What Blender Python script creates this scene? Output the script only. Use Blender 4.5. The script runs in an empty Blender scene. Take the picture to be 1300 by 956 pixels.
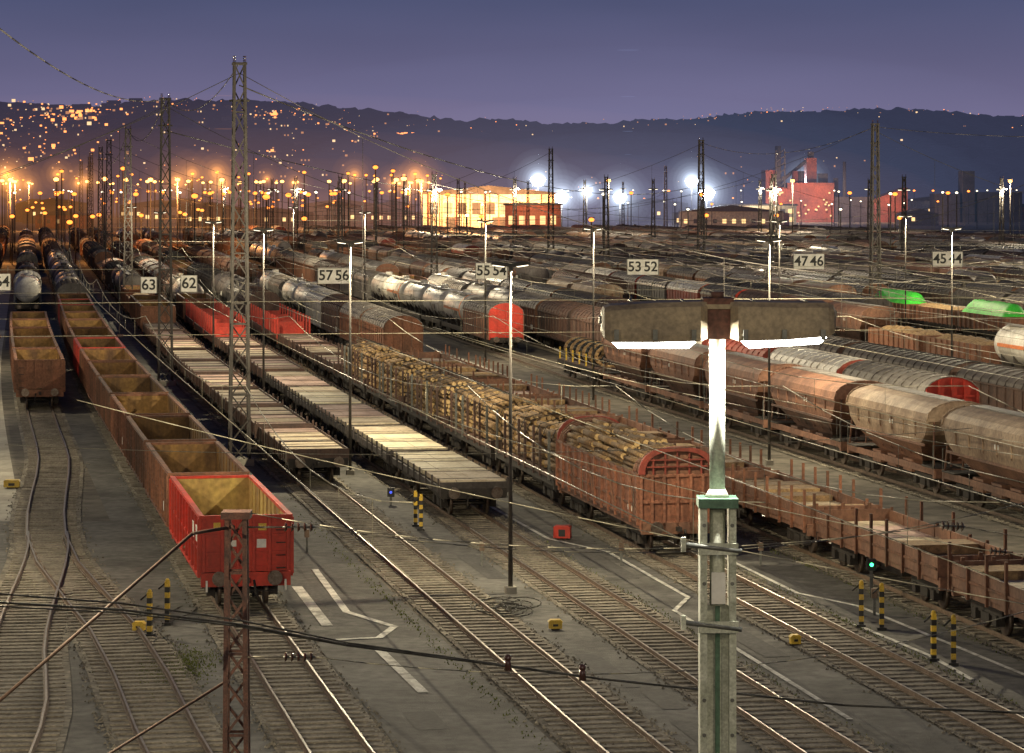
import bpy, math, random
from mathutils import Vector, noise
random.seed(7)
S = bpy.context.scene
COL = S.collection

# ------------------------------------------------------------------ materials
def rgb(c): return (c[0], c[1], c[2], 1.0)
def mat(name, c1, c2=None, scale=1.5, rough=0.7, rnd=0.25, metal=0.0, streak=1.0, bump=0.0, bscale=None, detail=6, lo=0.35, hi=0.65, fine=0.25):
    m = bpy.data.materials.new(name); m.use_nodes = True
    nt = m.node_tree; N = nt.nodes; L = nt.links
    b = N['Principled BSDF']
    b.inputs['Roughness'].default_value = rough
    b.inputs['Metallic'].default_value = metal
    if c2 is None: c2 = tuple(x*0.55 for x in c1)
    tc = N.new('ShaderNodeTexCoord'); mp = N.new('ShaderNodeMapping')
    mp.inputs['Scale'].default_value = (1, 1, streak)
    oi = N.new('ShaderNodeObjectInfo')
    add = N.new('ShaderNodeVectorMath'); add.operation = 'ADD'
    mul = N.new('ShaderNodeMath'); mul.operation = 'MULTIPLY'; mul.inputs[1].default_value = 77.0
    L.new(oi.outputs['Random'], mul.inputs[0])
    L.new(tc.outputs['Object'], add.inputs[0]); L.new(mul.outputs[0], add.inputs[1])
    L.new(add.outputs[0], mp.inputs['Vector'])
    n = N.new('ShaderNodeTexNoise'); n.inputs['Scale'].default_value = scale; n.inputs['Detail'].default_value = detail
    n.inputs['Roughness'].default_value = 0.65
    L.new(mp.outputs[0], n.inputs['Vector'])
    mr = N.new('ShaderNodeMapRange'); mr.inputs[1].default_value = lo; mr.inputs[2].default_value = hi
    L.new(n.outputs['Fac'], mr.inputs[0])
    mx = N.new('ShaderNodeMix'); mx.data_type = 'RGBA'
    mx.inputs[6].default_value = rgb(c1); mx.inputs[7].default_value = rgb(c2)
    L.new(mr.outputs[0], mx.inputs[0])
    n2 = N.new('ShaderNodeTexNoise'); n2.inputs['Scale'].default_value = scale*9; n2.inputs['Detail'].default_value = 4
    L.new(add.outputs[0], n2.inputs['Vector'])
    mr2 = N.new('ShaderNodeMapRange'); mr2.inputs[1].default_value = 0.3; mr2.inputs[2].default_value = 0.7
    mr2.inputs[3].default_value = 1-fine; mr2.inputs[4].default_value = 1+fine
    L.new(n2.outputs['Fac'], mr2.inputs[0])
    mr3 = N.new('ShaderNodeMapRange'); mr3.inputs[3].default_value = 1-rnd; mr3.inputs[4].default_value = 1+rnd
    L.new(oi.outputs['Random'], mr3.inputs[0])
    mm = N.new('ShaderNodeMath'); mm.operation = 'MULTIPLY'
    L.new(mr2.outputs[0], mm.inputs[0]); L.new(mr3.outputs[0], mm.inputs[1])
    vm = N.new('ShaderNodeVectorMath'); vm.operation = 'SCALE'
    L.new(mx.outputs[2], vm.inputs[0]); L.new(mm.outputs[0], vm.inputs['Scale'])
    L.new(vm.outputs[0], b.inputs['Base Color'])
    if bump > 0:
        bp = N.new('ShaderNodeBump'); bp.inputs['Strength'].default_value = bump; bp.inputs['Distance'].default_value = 0.05
        n3 = N.new('ShaderNodeTexNoise'); n3.inputs['Scale'].default_value = bscale or scale*12; n3.inputs['Detail'].default_value = 5
        L.new(tc.outputs['Object'], n3.inputs['Vector'])
        L.new(n3.outputs['Fac'], bp.inputs['Height']); L.new(bp.outputs[0], b.inputs['Normal'])
    return m
def emis(name, c, s, sample=False):
    m = bpy.data.materials.new(name); m.use_nodes = True
    nt = m.node_tree; nt.nodes.clear()
    e = nt.nodes.new('ShaderNodeEmission'); e.inputs[0].default_value = rgb(c); e.inputs[1].default_value = s
    o = nt.nodes.new('ShaderNodeOutputMaterial'); nt.links.new(e.outputs[0], o.inputs['Surface'])
    m.cycles.emission_sampling = 'AUTO' if sample else 'NONE'
    return m
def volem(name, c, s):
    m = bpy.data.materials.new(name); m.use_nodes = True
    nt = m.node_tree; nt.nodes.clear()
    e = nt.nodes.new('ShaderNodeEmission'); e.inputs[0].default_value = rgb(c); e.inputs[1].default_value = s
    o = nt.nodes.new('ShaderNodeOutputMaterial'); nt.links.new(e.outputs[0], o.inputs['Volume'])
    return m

M = {}
M['brown']  = mat('brown_paint', (0.24,0.10,0.055), (0.10,0.05,0.03), 0.9, 0.75, 0.3, streak=0.35)
M['red']    = mat('red_paint', (0.60,0.04,0.02), (0.34,0.035,0.02), 0.8, 0.55, 0.15, streak=0.35, fine=.15)
M['redold'] = mat('faded_red_paint', (0.36,0.06,0.04), (0.18,0.045,0.03), 0.7, 0.65, 0.35, streak=0.35, fine=.2)
M['rustin'] = mat('rusty_inside', (0.30,0.17,0.05), (0.10,0.055,0.03), 0.7, 0.85, 0.35, streak=0.3)
M['ochrein']= mat('ochre_inside', (0.50,0.36,0.10), (0.24,0.14,0.06), 0.6, 0.85, 0.1, streak=0.3)
M['wfloor'] = mat('wagon_floor', (0.12,0.085,0.05), (0.05,0.035,0.02), 1.2, 0.95)
M['under']  = mat('bogie_grime', (0.045,0.038,0.032), (0.025,0.02,0.018), 3, 0.8)
M['steel']  = mat('wheel_steel', (0.18,0.15,0.13), (0.09,0.06,0.045), 6, 0.45, metal=.6)
M['dark']   = mat('dark_paint', (0.09,0.075,0.07), (0.045,0.038,0.035), 0.8, 0.7, 0.4, streak=.4)
M['darkbrown']= mat('dark_brown_paint', (0.13,0.07,0.05), (0.055,0.035,0.03), 0.8, 0.7, 0.35, streak=.4)
M['grey']   = mat('grey_roof', (0.24,0.22,0.20), (0.12,0.105,0.09), 0.8, 0.6, 0.4, streak=.4)
M['white']  = mat('white_tank_paint', (0.74,0.72,0.66), (0.46,0.41,0.34), 0.7, 0.45, 0.15, streak=.3, fine=.15)
M['silver'] = mat('silver_tank', (0.32,0.29,0.25), (0.16,0.125,0.10), 0.7, 0.45, 0.4, metal=.3, streak=.3)
M['orange'] = mat('orange_band', (0.75,0.22,0.05), (0.6,0.16,0.05), 1, 0.5)
M['tan']    = mat('dusty_hopper', (0.42,0.31,0.21), (0.20,0.125,0.08), 0.7, 0.7, 0.2, streak=.35)
M['hopbrown']= mat('hopper_brown', (0.26,0.13,0.08), (0.13,0.065,0.045), 0.8, 0.7, 0.2, streak=.3)
M['rustwag']= mat('orange_rust_paint', (0.34,0.14,0.08), (0.16,0.07,0.045), 0.8, 0.75, 0.1, streak=.3, fine=.35)
M['plank']  = mat('pale_planks', (0.70,0.60,0.44), (0.42,0.33,0.22), 0.9, 0.8, 0.2, fine=.2)
M['plank2'] = mat('pinkish_boards', (0.62,0.45,0.38), (0.38,0.25,0.20), 0.9, 0.8, 0.2, fine=.2)
M['cream']  = mat('cream_boards', (0.72,0.66,0.48), (0.48,0.40,0.26), 0.9, 0.7, 0.15, fine=.15)
M['bark']   = mat('bark', (0.28,0.18,0.09), (0.11,0.07,0.04), 5, 0.9, 0.2)
M['bark2']  = mat('bark_light', (0.42,0.28,0.13), (0.18,0.11,0.06), 5, 0.9, 0.2)
M['cut']    = mat('cut_wood', (0.70,0.50,0.24), (0.44,0.29,0.13), 4, 0.8, 0.1)
M['wire']   = mat('wire_metal', (0.32,0.30,0.22), (0.18,0.16,0.12), 3, 0.5, metal=.1)
M['wiredk'] = mat('feeder_wire_metal', (0.07,0.062,0.055), None, 3, 0.7)
M['cable']  = mat('black_cable', (0.05,0.045,0.035), None, 3, 0.6)
M['tube']   = mat('bracket_tube', (0.09,0.05,0.035), None, 3, 0.7)
M['galv']   = mat('galvanised_steel', (0.20,0.205,0.19), (0.12,0.12,0.105), 2, 0.5, metal=.4)
M['mast']   = mat('mast_steel', (0.070,0.062,0.055), (0.04,0.034,0.03), 1.5, 0.8, .2)
M['mastred']= mat('mast_red_oxide', (0.15,0.065,0.045), (0.07,0.037,0.03), 3, 0.8, fine=.4)
M['insul']  = mat('insulator_brown', (0.08,0.035,0.025), None, 4, 0.2)
M['lampbody']= mat('lamp_housing', (0.36,0.28,0.17), (0.20,0.155,0.10), 3, 0.55, fine=.25)
M['lampgrey']= mat('yard_lamp_housing', (0.10,0.095,0.08), (0.07,0.065,0.055), 3, 0.65, fine=.1)
M['lamppole']= mat('lamp_pole_paint', (0.58,0.60,0.50), (0.32,0.34,0.26), 5, 0.55, .05, fine=.25)
M['lampgreen']= mat('lamp_pole_green', (0.10,0.20,0.13), (0.06,0.12,0.08), 3, 0.6)
M['signw']  = mat('sign_white', (0.85,0.84,0.78), (0.66,0.64,0.56), 2, 0.6, .05, fine=.08)
M['signk']  = mat('sign_black', (0.02,0.02,0.02), None, 2, 0.6)
M['yellow'] = mat('yellow_paint', (0.75,0.50,0.04), (0.5,0.33,0.05), 4, 0.5)
M['black']  = mat('black_paint', (0.025,0.025,0.025), None, 4, 0.5)
M['mark']   = mat('white_marking', (0.66,0.65,0.58), (0.24,0.23,0.20), 1.6, 0.8, 0, lo=.44, hi=.66)
M['ballast']= mat('ballast', (0.25,0.225,0.175), (0.10,0.085,0.065), 0.4, 0.95, 0, bump=1.0, bscale=9, fine=.6)
M['sleeper']= mat('weathered_sleeper', (0.27,0.24,0.19), (0.13,0.11,0.085), 1.2, 0.9, 0, fine=.35)
M['rail']   = mat('rail_steel', (0.20,0.14,0.10), (0.11,0.075,0.05), 4, 0.6, 0)
M['railtop']= mat('rail_running_surface', (0.42,0.39,0.33), (0.26,0.22,0.18), 2, 0.38, 0, metal=.7)
M['asphalt']= mat('asphalt_walkway', (0.15,0.145,0.13), (0.060,0.057,0.050), 0.28, 0.85, 0, bump=.4, bscale=25, fine=.35)
M['patch']  = mat('asphalt_repair', (0.095,0.092,0.085), (0.065,0.062,0.057), 0.8, 0.85, 0, fine=.3)
M['concrete']= mat('concrete_road', (0.42,0.40,0.33), (0.25,0.23,0.19), 0.3, 0.85, 0, bump=.3, bscale=20, fine=.15)
M['ground'] = mat('yard_ground', (0.14,0.125,0.10), (0.065,0.056,0.045), 0.12, 0.95, 0, bump=.8, bscale=6, fine=.5)
M['green']  = mat('green_tarp', (0.08,0.75,0.06), (0.05,0.5,0.05), 1, 0.6)
M['wallor'] = mat('hall_wall', (0.62,0.55,0.42), (0.48,0.40,0.30), 0.2, 0.8, 0)
M['brick']  = mat('plant_brick', (0.34,0.09,0.055), (0.18,0.06,0.04), 0.2, 0.85, 0)
M['dkbuild']= mat('dark_building', (0.10,0.09,0.09), (0.06,0.05,0.05), 0.2, 0.85, 0)
M['roof']   = mat('roof_dark', (0.07,0.06,0.06), None, 0.5, 0.8, 0)
M['hill']   = mat('hill_forest', (0.055,0.052,0.05), (0.012,0.014,0.016), 0.008, 1.0, 0, fine=.6)
M['housew'] = mat('house_wall', (0.30,0.24,0.19), (0.2,0.16,0.13), 0.05, 0.9, 0)
M['moss']   = mat('moss_weeds', (0.16,0.18,0.03), (0.07,0.09,0.02), 3, 0.95, 0)
M['e_lens'] = emis('lamp_lens_glow', (1.0,0.86,0.62), 4)
M['e_lens2']= emis('lamp_lens_glow_white', (1.0,0.97,0.88), 25)
M['e_orange']= emis('sodium_lamp_glow', (1.0,0.24,0.035), 3.6)
M['e_amber']= emis('amber_lamp_glow', (1.0,0.42,0.10), 6)
M['e_white']= emis('white_lamp_glow', (1.0,0.88,0.62), 4)
M['e_flood']= emis('floodlight_glow', (0.90,0.95,1.0), 60)
M['e_town'] = emis('town_light_glow', (1.0,0.30,0.07), 2.4)
M['e_town2']= emis('town_light_pale', (1.0,0.66,0.32), 1.2)
M['e_town3']= emis('town_light_dim', (1.0,0.42,0.15), .5)
M['e_win']  = emis('window_glow', (1.0,0.62,0.25), 1.6)
M['e_green']= emis('signal_green', (0.05,1.0,0.3), 6)
M['e_blue'] = emis('blue_lamp', (0.1,0.15,1.0), 1.2)

# ------------------------------------------------------------------ mesh builder
class MB:
    def __init__(s): s.v=[]; s.f=[]; s.m=[]; s.sm=[]; s.mats=[]
    def mi(s, k):
        if k not in s.mats: s.mats.append(k)
        return s.mats.index(k)
    def face(s, idx, k, sm=False): s.f.append(idx); s.m.append(s.mi(k)); s.sm.append(sm)
    def poly(s, pts, k):
        n=len(s.v); s.v += [tuple(p) for p in pts]; s.face(list(range(n,n+len(pts))),k)
    def box(s, x0,x1,y0,y1,z0,z1,k):
        n=len(s.v)
        s.v += [(x0,y0,z0),(x1,y0,z0),(x1,y1,z0),(x0,y1,z0),(x0,y0,z1),(x1,y0,z1),(x1,y1,z1),(x0,y1,z1)]
        for q in ((3,2,1,0),(4,5,6,7),(0,1,5,4),(1,2,6,5),(2,3,7,6),(3,0,4,7)): s.face([n+i for i in q],k)
    def obox(s, c, ax, hx, hy, z0, z1, k):
        tx,ty=ax; nx,ny=ty,-tx; n=len(s.v)
        for z in (z0,z1):
            for a,b in ((-1,-1),(1,-1),(1,1),(-1,1)):
                s.v.append((c[0]+a*hx*nx+b*hy*tx, c[1]+a*hx*ny+b*hy*ty, z))
        for q in ((3,2,1,0),(4,5,6,7),(0,1,5,4),(1,2,6,5),(2,3,7,6),(3,0,4,7)): s.face([n+i for i in q],k)
    def prism(s, poly, y0, y1, k, cap=None, sm=False):
        n=len(s.v); c=len(poly)
        s.v += [(p[0],y0,p[1]) for p in poly]+[(p[0],y1,p[1]) for p in poly]
        for i in range(c):
            j=(i+1)%c; s.face([n+j,n+i,n+c+i,n+c+j],k,sm)
        s.face(list(range(n,n+c)),cap or k); s.face(list(range(n+2*c-1,n+c-1,-1)),cap or k)
    def loft(s, rings, k, capk=None, sm=False):
        n0=len(s.v); c=len(rings[0])
        for r in rings: s.v += [tuple(p) for p in r]
        for a in range(len(rings)-1):
            for i in range(c):
                j=(i+1)%c
                s.face([n0+a*c+i,n0+a*c+j,n0+(a+1)*c+j,n0+(a+1)*c+i],k,sm)
        s.face([n0+i for i in range(c-1,-1,-1)],capk or k)
        s.face([n0+(len(rings)-1)*c+i for i in range(c)],capk or k)
    def cyl(s, p, q, r, k, n=10, cap=None, r2=None, sm=True):
        p=Vector(p); q=Vector(q); d=(q-p)
        if d.length<1e-6: return
        d.normalize(); u=d.orthogonal().normalized(); w=d.cross(u)
        r2 = r if r2 is None else r2
        rings=[]
        for c,rr in ((p,r),(q,r2)):
            rings.append([c+u*rr*math.cos(2*math.pi*i/n)+w*rr*math.sin(2*math.pi*i/n) for i in range(n)])
        s.loft(rings,k,cap,sm)
    def beam(s,p,q,w,k): s.cyl(p,q,w*0.7,k,4,sm=False)
    def wire(s,pts,r,k='wire'):
        for a,b in zip(pts,pts[1:]): s.cyl(a,b,r,k,4,sm=True)
    def sphere(s,c,r,k,n=10,m=6,sc=(1,1,1)):
        rings=[]
        for j in range(m+1):
            t=math.pi*(j/m); t=min(max(t,0.02),math.pi-0.02)
            rings.append([(c[0]+sc[0]*r*math.sin(t)*math.cos(2*math.pi*i/n),c[1]+sc[1]*r*math.sin(t)*math.sin(2*math.pi*i/n),c[2]-sc[2]*r*math.cos(t)) for i in range(n)])
        s.loft(rings,k,sm=True)
    def mesh(s,name):
        me=bpy.data.meshes.new(name); me.from_pydata(s.v,[],s.f)
        for k in s.mats: me.materials.append(M[k])
        me.polygons.foreach_set('material_index',s.m); me.polygons.foreach_set('use_smooth',s.sm)
        me.update(); return me
    def obj(s,name,loc=(0,0,0),rot=0,parent=None): return inst(s.mesh(name),name,loc,rot,parent)
def inst(me,name,loc=(0,0,0),rot=0,parent=None):
    o=bpy.data.objects.new(name,me); o.location=loc; o.rotation_euler=(0,0,rot); COL.objects.link(o)
    if parent: o.parent=parent
    return o
def plight(name,loc,P,col,r=0.25,parent=None):
    l=bpy.data.lights.new(name,'POINT'); l.energy=P; l.color=col; l.shadow_soft_size=r
    o=bpy.data.objects.new(name,l); o.location=loc; COL.objects.link(o)
    if parent: o.parent=parent
    return o

# ------------------------------------------------------------------ yard alignment (metres)
def B(Y):
    if Y<=150: return -0.19*(Y-92)
    if Y<=250:
        t=Y-150; return -11.02-0.19*t+0.00011*t*t
    return -28.92-0.168*(Y-250)
def lerp_tab(tab,Y):
    if Y<=tab[0][0]: return tab[0][1]
    for (a,va),(b,vb) in zip(tab,tab[1:]):
        if Y<=b:
            t=(Y-a)/(b-a); t=t*t*(3-2*t); return va+(vb-va)*t
    return tab[-1][1]
T0tab=[(40,-11.5),(80,-12.5),(110,-14.2),(150,-12.8)]
T0btab=[(40,-19.5),(80,-15.9),(114,-14.1)]
def off(tr,Y):
    if tr=='T0': return lerp_tab(T0tab,Y)
    if tr=='T0b': return lerp_tab(T0btab,Y)
    return tr
def XT(tr,Y): return off(tr,Y)+B(Y)
def slope(tr,Y): return (XT(tr,Y+.5)-XT(tr,Y-.5))
T={'0':'T0','1':-8.45,'2':-1.4,'3':3.3,'4':8.6,'5':14.5,'6':26.0,'7':31.6,'8':37.3}

# ------------------------------------------------------------------ ground
mb=MB(); mb.poly([(-7000,-800,0),(7000,-800,0),(7000,9000,0),(-7000,9000,0)],'ground'); mb.obj('ground')
def strip(mb,t0,t1,Ya,Yb,z,k,step=6):
    Y=Ya
    while Y<Yb:
        Y2=min(Y+step,Yb)
        a0=off(t0[0],Y)+t0[1]+B(Y); b0=off(t1[0],Y)+t1[1]+B(Y)
        a1=off(t0[0],Y2)+t0[1]+B(Y2); b1=off(t1[0],Y2)+t1[1]+B(Y2)
        mb.poly([(a0,Y,z),(b0,Y,z),(b1,Y2,z),(a1,Y2,z)],k); Y=Y2
def walkway(name,d0,d1,Ya,Yb,k='asphalt',z=0.012):
    mb=MB(); strip(mb,(d0,0),(d1,0),Ya,Yb,z,k); return mb.obj(name)
walkway('asphalt_walkway',-18.6,-6.92,30,118,z=0.008)
walkway('concrete_walkway',-16.6,-15.0,118.01,420,'concrete')
walkway('asphalt_walkway',-11.4,-9.9,118.01,420)
walkway('asphalt_walkway',-6.9,-3.0,30,420)
walkway('asphalt_walkway',-0.1,1.9,30,300)
walkway('asphalt_walkway',4.8,7.1,30,300)
walkway('asphalt_walkway',10.2,12.9,30,300)
walkway('asphalt_walkway',16.2,17.7,30,300)
mb=MB(); strip(mb,(17.9,0),(21.6,0),30,520,0.02,'asphalt'); 
strip(mb,(17.9,0),(19.1,0),30,520,0.026,'concrete'); strip(mb,(21.1,0),(21.6,0),30,520,0.026,'concrete')
mb.obj('service_road')
def ribbon(mb,pts,w,z,k):
    for a,b in zip(pts,pts[1:]):
        a=Vector(a);b=Vector(b);d=(b-a).normalized();n=Vector((d.y,-d.x))*w/2; e=d*w*.35
        z+=0.0012
        mb.poly([(*(a-n-e),z),(*(a+n-e),z),(*(b+n+e),z),(*(b-n+e),z)],k)
mb=MB()
ribbon(mb,[(-7.0,103),(-5.29,92.7),(-3.64,89.6),(-4.0,87.4),(-5.2,87.0)],.24,.032,'mark')
ribbon(mb,[(-7.3,98.5),(-5.74,89.9)],.35,.032,'mark')
ribbon(mb,[(-3.94,85.3),(-2.4,78)],.3,.032,'mark')
ribbon(mb,[(XT(4.95,130),130),(XT(5.2,112),112),(XT(6.6,108),108),(XT(6.6,96),96),(XT(5.4,93),93),(XT(5.2,74),74)],.16,.032,'mark')
ribbon(mb,[(XT(10.5,110),110),(XT(10.5,97),97),(XT(11.6,94),94),(XT(12.4,74),74)],.16,.032,'mark')
ribbon(mb,[(XT(10.3,90),90),(XT(10.6,84),84),(XT(10.4,80),80)],.16,.032,'mark')
ribbon(mb,[(XT(-9.6,120),120),(XT(-9.7,180),180)],.12,.032,'mark')
mb.obj('painted_markings')
mb=MB(); r=random.Random(12); pz=.0145
for d0,d1 in ((-18,-16),(-6.4,-4),(.3,1.2),(5.2,6.2),(10.6,12)):
    for i in range(8):
        Y=r.uniform(62,150) if d0>-17 else r.uniform(62,112); X=XT(r.uniform(d0,d1),Y); w=r.uniform(.4,1.1); l=r.uniform(.8,3.5); pz+=.0004
        ax=Vector((-.19,1)).normalized(); nn=Vector((ax.y,-ax.x)); c=Vector((X,Y))
        mb.poly([(*(c-nn*w/2-ax*l),pz),(*(c+nn*w/2-ax*l),pz),(*(c+nn*w/2+ax*l),pz),(*(c-nn*w/2+ax*l),pz)],'patch')
mb.obj('asphalt_patches')

# tracks
def track(tr,Ya,Yb,slY=250,bal=1.45,z0=0.04,sl=True):
    mb=MB(); strip(mb,(tr,-bal),(tr,bal),Ya,Yb,z0,'ballast',5)
    z=z0+.045
    if sl:
        Y=Ya
        while Y<min(slY,Yb):
            s=slope(tr,Y); l=math.hypot(s,1); jit=random.uniform(-.03,.03)
            mb.obox((XT(tr,Y)+jit,Y),(s/l,1/l),1.25,.115,z0-.02,z+random.uniform(-.02,.006),'sleeper'); Y+=.62
    Y=Ya; st=4 if Yb<500 else 8
    while Y<Yb:
        Y2=min(Y+st,Yb)
        for sd in (-.7535,.7535):
            a=XT(tr,Y)+sd; b=XT(tr,Y2)+sd
            for w0,w1,za,zb,k in ((-.036,.036,z,z+.12,'rail'),(-.026,.026,z+.121,z+.124,'railtop'),(-.075,.075,z-.01,z+.02,'rail')):
                n=len(mb.v)
                mb.v += [(a+w0,Y,za),(a+w1,Y,za),(b+w1,Y2,za),(b+w0,Y2,za),(a+w0,Y,zb),(a+w1,Y,zb),(b+w1,Y2,zb),(b+w0,Y2,zb)]
                for q in ((4,5,6,7),(1,2,6,5),(3,0,4,7)): mb.face([n+i for i in q],k)
        Y=Y2
    return mb.obj('railway_track')
for k in '012345678': track(T[k],56,900)
track('T0b',40,113,z0=.045)
farD=[43+5.5*i for i in range(27)]
for d in farD: track(d,110,950,slY=220,sl=d<60)
for d in (-18.5,-24,-29.5,-35): track(d,150,950,sl=False)
mb=MB(); r=random.Random(31)
for k in '01234567':
    tr=T[k]
    for i in range(1500):
        Y=68+ (r.random()**1.6)*75; s=r.choice((-1,1)); dx=s*(1.45+abs(r.gauss(0,.16))-.1) if r.random()<.6 else r.uniform(-1.4,1.4)
        x=XT(tr,Y)+dx; a=r.uniform(.025,.05); z=.03
        n=len(mb.v); mb.v+=[(x-a,Y-a*.8,z),(x+a,Y-a,z),(x+a*.8,Y+a,z),(x-a,Y+a*.9,z),(x+r.uniform(-.01,.01),Y,z+a*1.2)]
        for q in ((0,1,4),(1,2,4),(2,3,4),(3,0,4)): mb.face([n+j for j in q],'ballast')
mb.obj('ballast_stones')
mb=MB()
for Y in range(96,112,2):
    for sd in (-.6,.6): mb.cyl((XT('T0',Y)+sd,Y,.14),(XT('T0',Y+2)+sd,Y+2,.14),.03,'rail',4)
mb.obj('turnout_check_rails')

# ------------------------------------------------------------------ wagons (local y along the track, z=0 at rail head)
def under(mb,L,sill='under',inset=2.2,zt=1.2):
    for s in (-1,1):
        mb.box(s*1.28-.06,s*1.28+.06,-L/2,L/2,zt-.28,zt,sill)
        mb.box(-1.35,1.35,s*(L/2)-.1,s*(L/2)+.1,zt-.42,zt-.01,sill)
        for x in (-.875,.875):
            mb.cyl((x,s*(L/2+.1),1.05),(x,s*(L/2+.5),1.05),.09,'under',8)
            mb.cyl((x,s*(L/2+.5),1.05),(x,s*(L/2+.58),1.05),.24,'steel',12)
        mb.box(-.08,.08,s*(L/2+.1) if s>0 else -L/2-.45,(L/2+.45) if s>0 else -L/2-.1,.9,1.05,'under')
        mb.cyl((.25,s*(L/2+.15),.95),(.3,s*(L/2+.3),.45),.04,'under',5)
        mb.cyl((-.35,s*(L/2+.12),.6),(.9,s*(L/2+.12),.6),.025,'under',4)
        yc=s*(L/2-inset)
        for dy in (-.9,.9):
            y=yc+dy
            for x in (-.75,.75): mb.cyl((x-.065,y,.46),(x+.065,y,.46),.46,'steel',14)
            mb.cyl((-1.05,y,.46),(1.05,y,.46),.08,'under',6)
            for x in (-1.0,1.0): mb.box(x-.14,x+.14,y-.18,y+.18,.3,.62,'under')
        for x in (-1.0,1.0):
            mb.box(x-.06,x+.06,yc-1.35,yc+1.35,.55,.8,'under'); mb.box(x-.1,x+.1,yc-.35,yc+.35,.3,.6,'under')
        mb.box(-1,1,yc-.2,yc+.2,.6,.9,'under')
    mb.box(-.25,.25,-L/2,L/2,.75,zt-.02,'under')
    mb.box(-.7,.7,-1.2,1.0,.45,.85,'under'); mb.cyl((.5,-2.6,.65),(.5,-1.5,.65),.22,'under',8)
def gondola(out,inn,labels=False,seed=0):
    r=random.Random(seed)
    mb=MB(); L=12.8; H=3.0; W=1.42; under(mb,L)
    mb.box(-W+.05,W-.05,-L/2+.05,L/2-.05,1.2,1.26,'wfloor')
    for s in (-1,1):
        mb.box(min(s*W,s*(W-.04)),max(s*W,s*(W-.04)),-L/2,L/2,1.2,H-.1,out)
        mb.box(min(s*(W-.04),s*(W-.07)),max(s*(W-.04),s*(W-.07)),-L/2+.07,L/2-.07,1.262,H-.1,inn)
        mb.box(min(s*(W-.1),s*(W+.07)),max(s*(W-.1),s*(W+.07)),-L/2-.06,L/2+.06,H-.098,H,out)
        for i in range(11):
            y=-L/2+.05+i*(L-.1)/10
            a,b=s*W,s*(W+.11); mb.box(min(a,b),max(a,b),y-.07,y+.07,1.12,H-.1,out)
            a,b=s*(W-.071),s*(W-.1); 
            if 0<i<10: mb.box(min(a,b),max(a,b),y-.05,y+.05,1.262,H-.1,inn)
        a,b=s*W,s*(W+.06); 
        for i in range(10):
            y=-L/2+.05+i*(L-.1)/10
            mb.box(min(a,b),max(a,b),y+.07,y+(L-.1)/10-.07,1.85,1.93,out)
            if i in (2,3,6,7): mb.box(min(a,b),max(a,b),y+.3,y+.42,1.25,1.85,out); mb.box(min(a,b),max(a,b),y+.3,y+.42,1.93,2.6,out)
        a=s*(W+.002); b=s*(W+.1); mb.box(min(a,b),max(a,b),-L/2+.12,L/2-.12,1.02,1.12,out)
        e=s*L/2; mb.box(-W+.04,W-.04,min(e,e-s*.04),max(e,e-s*.04),1.2,H-.1,out)
        mb.box(-W+.07,W-.07,min(e-s*.04,e-s*.07),max(e-s*.04,e-s*.07),1.262,H-.1,inn)
        mb.box(-W+.1,W-.1,min(e-s*.08,e+s*.06),max(e-s*.08,e+s*.06),H-.097,H-.003,out)
        for x in (-1.34,-.75,-.25,.25,.75,1.34): mb.box(x-.05,x+.05,min(e,e+s*.1),max(e,e+s*.1),1.2,H-.1,out)
        for z in (1.28,1.75,2.3): mb.box(-1.28,1.28,min(e,e+s*.05),max(e,e+s*.05),z,z+.09,out)
        for z in (1.3,1.7,2.1,2.5): mb.box(.95,1.25,min(e+s*.1,e+s*.14),max(e+s*.1,e+s*.14),z,z+.03,'under')
        mb.box(-1.42,1.42,min(e,e+s*.12),max(e,e+s*.12),.75,1.19,out)
    for i in range(14):
        x=r.uniform(-1.1,1.1); y=r.uniform(-6,6); mb.sphere((x,y,1.25),r.uniform(.2,.5),'wfloor' if r.random()<.6 else inn,7,4,(1,1.3,.3))
    if labels:
        for y in (-6.0,-4.7): 
            mb.box(-W-.075,-W-.065,y+.2,y+.75,2.1,2.6,'signw')
        mb.box(-W-.009,-W-.003,-5.9,-5.3,1.3,1.7,'yellow')
        for x,z in ((-1.02,2.55),(.4,2.5)): mb.box(x,x+.26,-L/2-.012,-L/2-.004,z,z+.22,'yellow')
        mb.box(-.6,-.3,-L/2-.012,-L/2-.004,2.0,2.2,'signw'); mb.box(.35,.65,-L/2-.012,-L/2-.004,1.95,2.22,'signw')
        for x in (-1.25,1.25): mb.box(x-.03,x+.03,-L/2-.2,-L/2-.12,.6,.95,'signw')
    else:
        mb.box(-W-.075,-W-.065,-4.6,-4.1,1.4,1.75,'signw'); mb.box(.3,.55,-L/2-.012,-L/2-.004,1.95,2.15,'signw')
    return mb.mesh('gondola'),14.04
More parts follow.
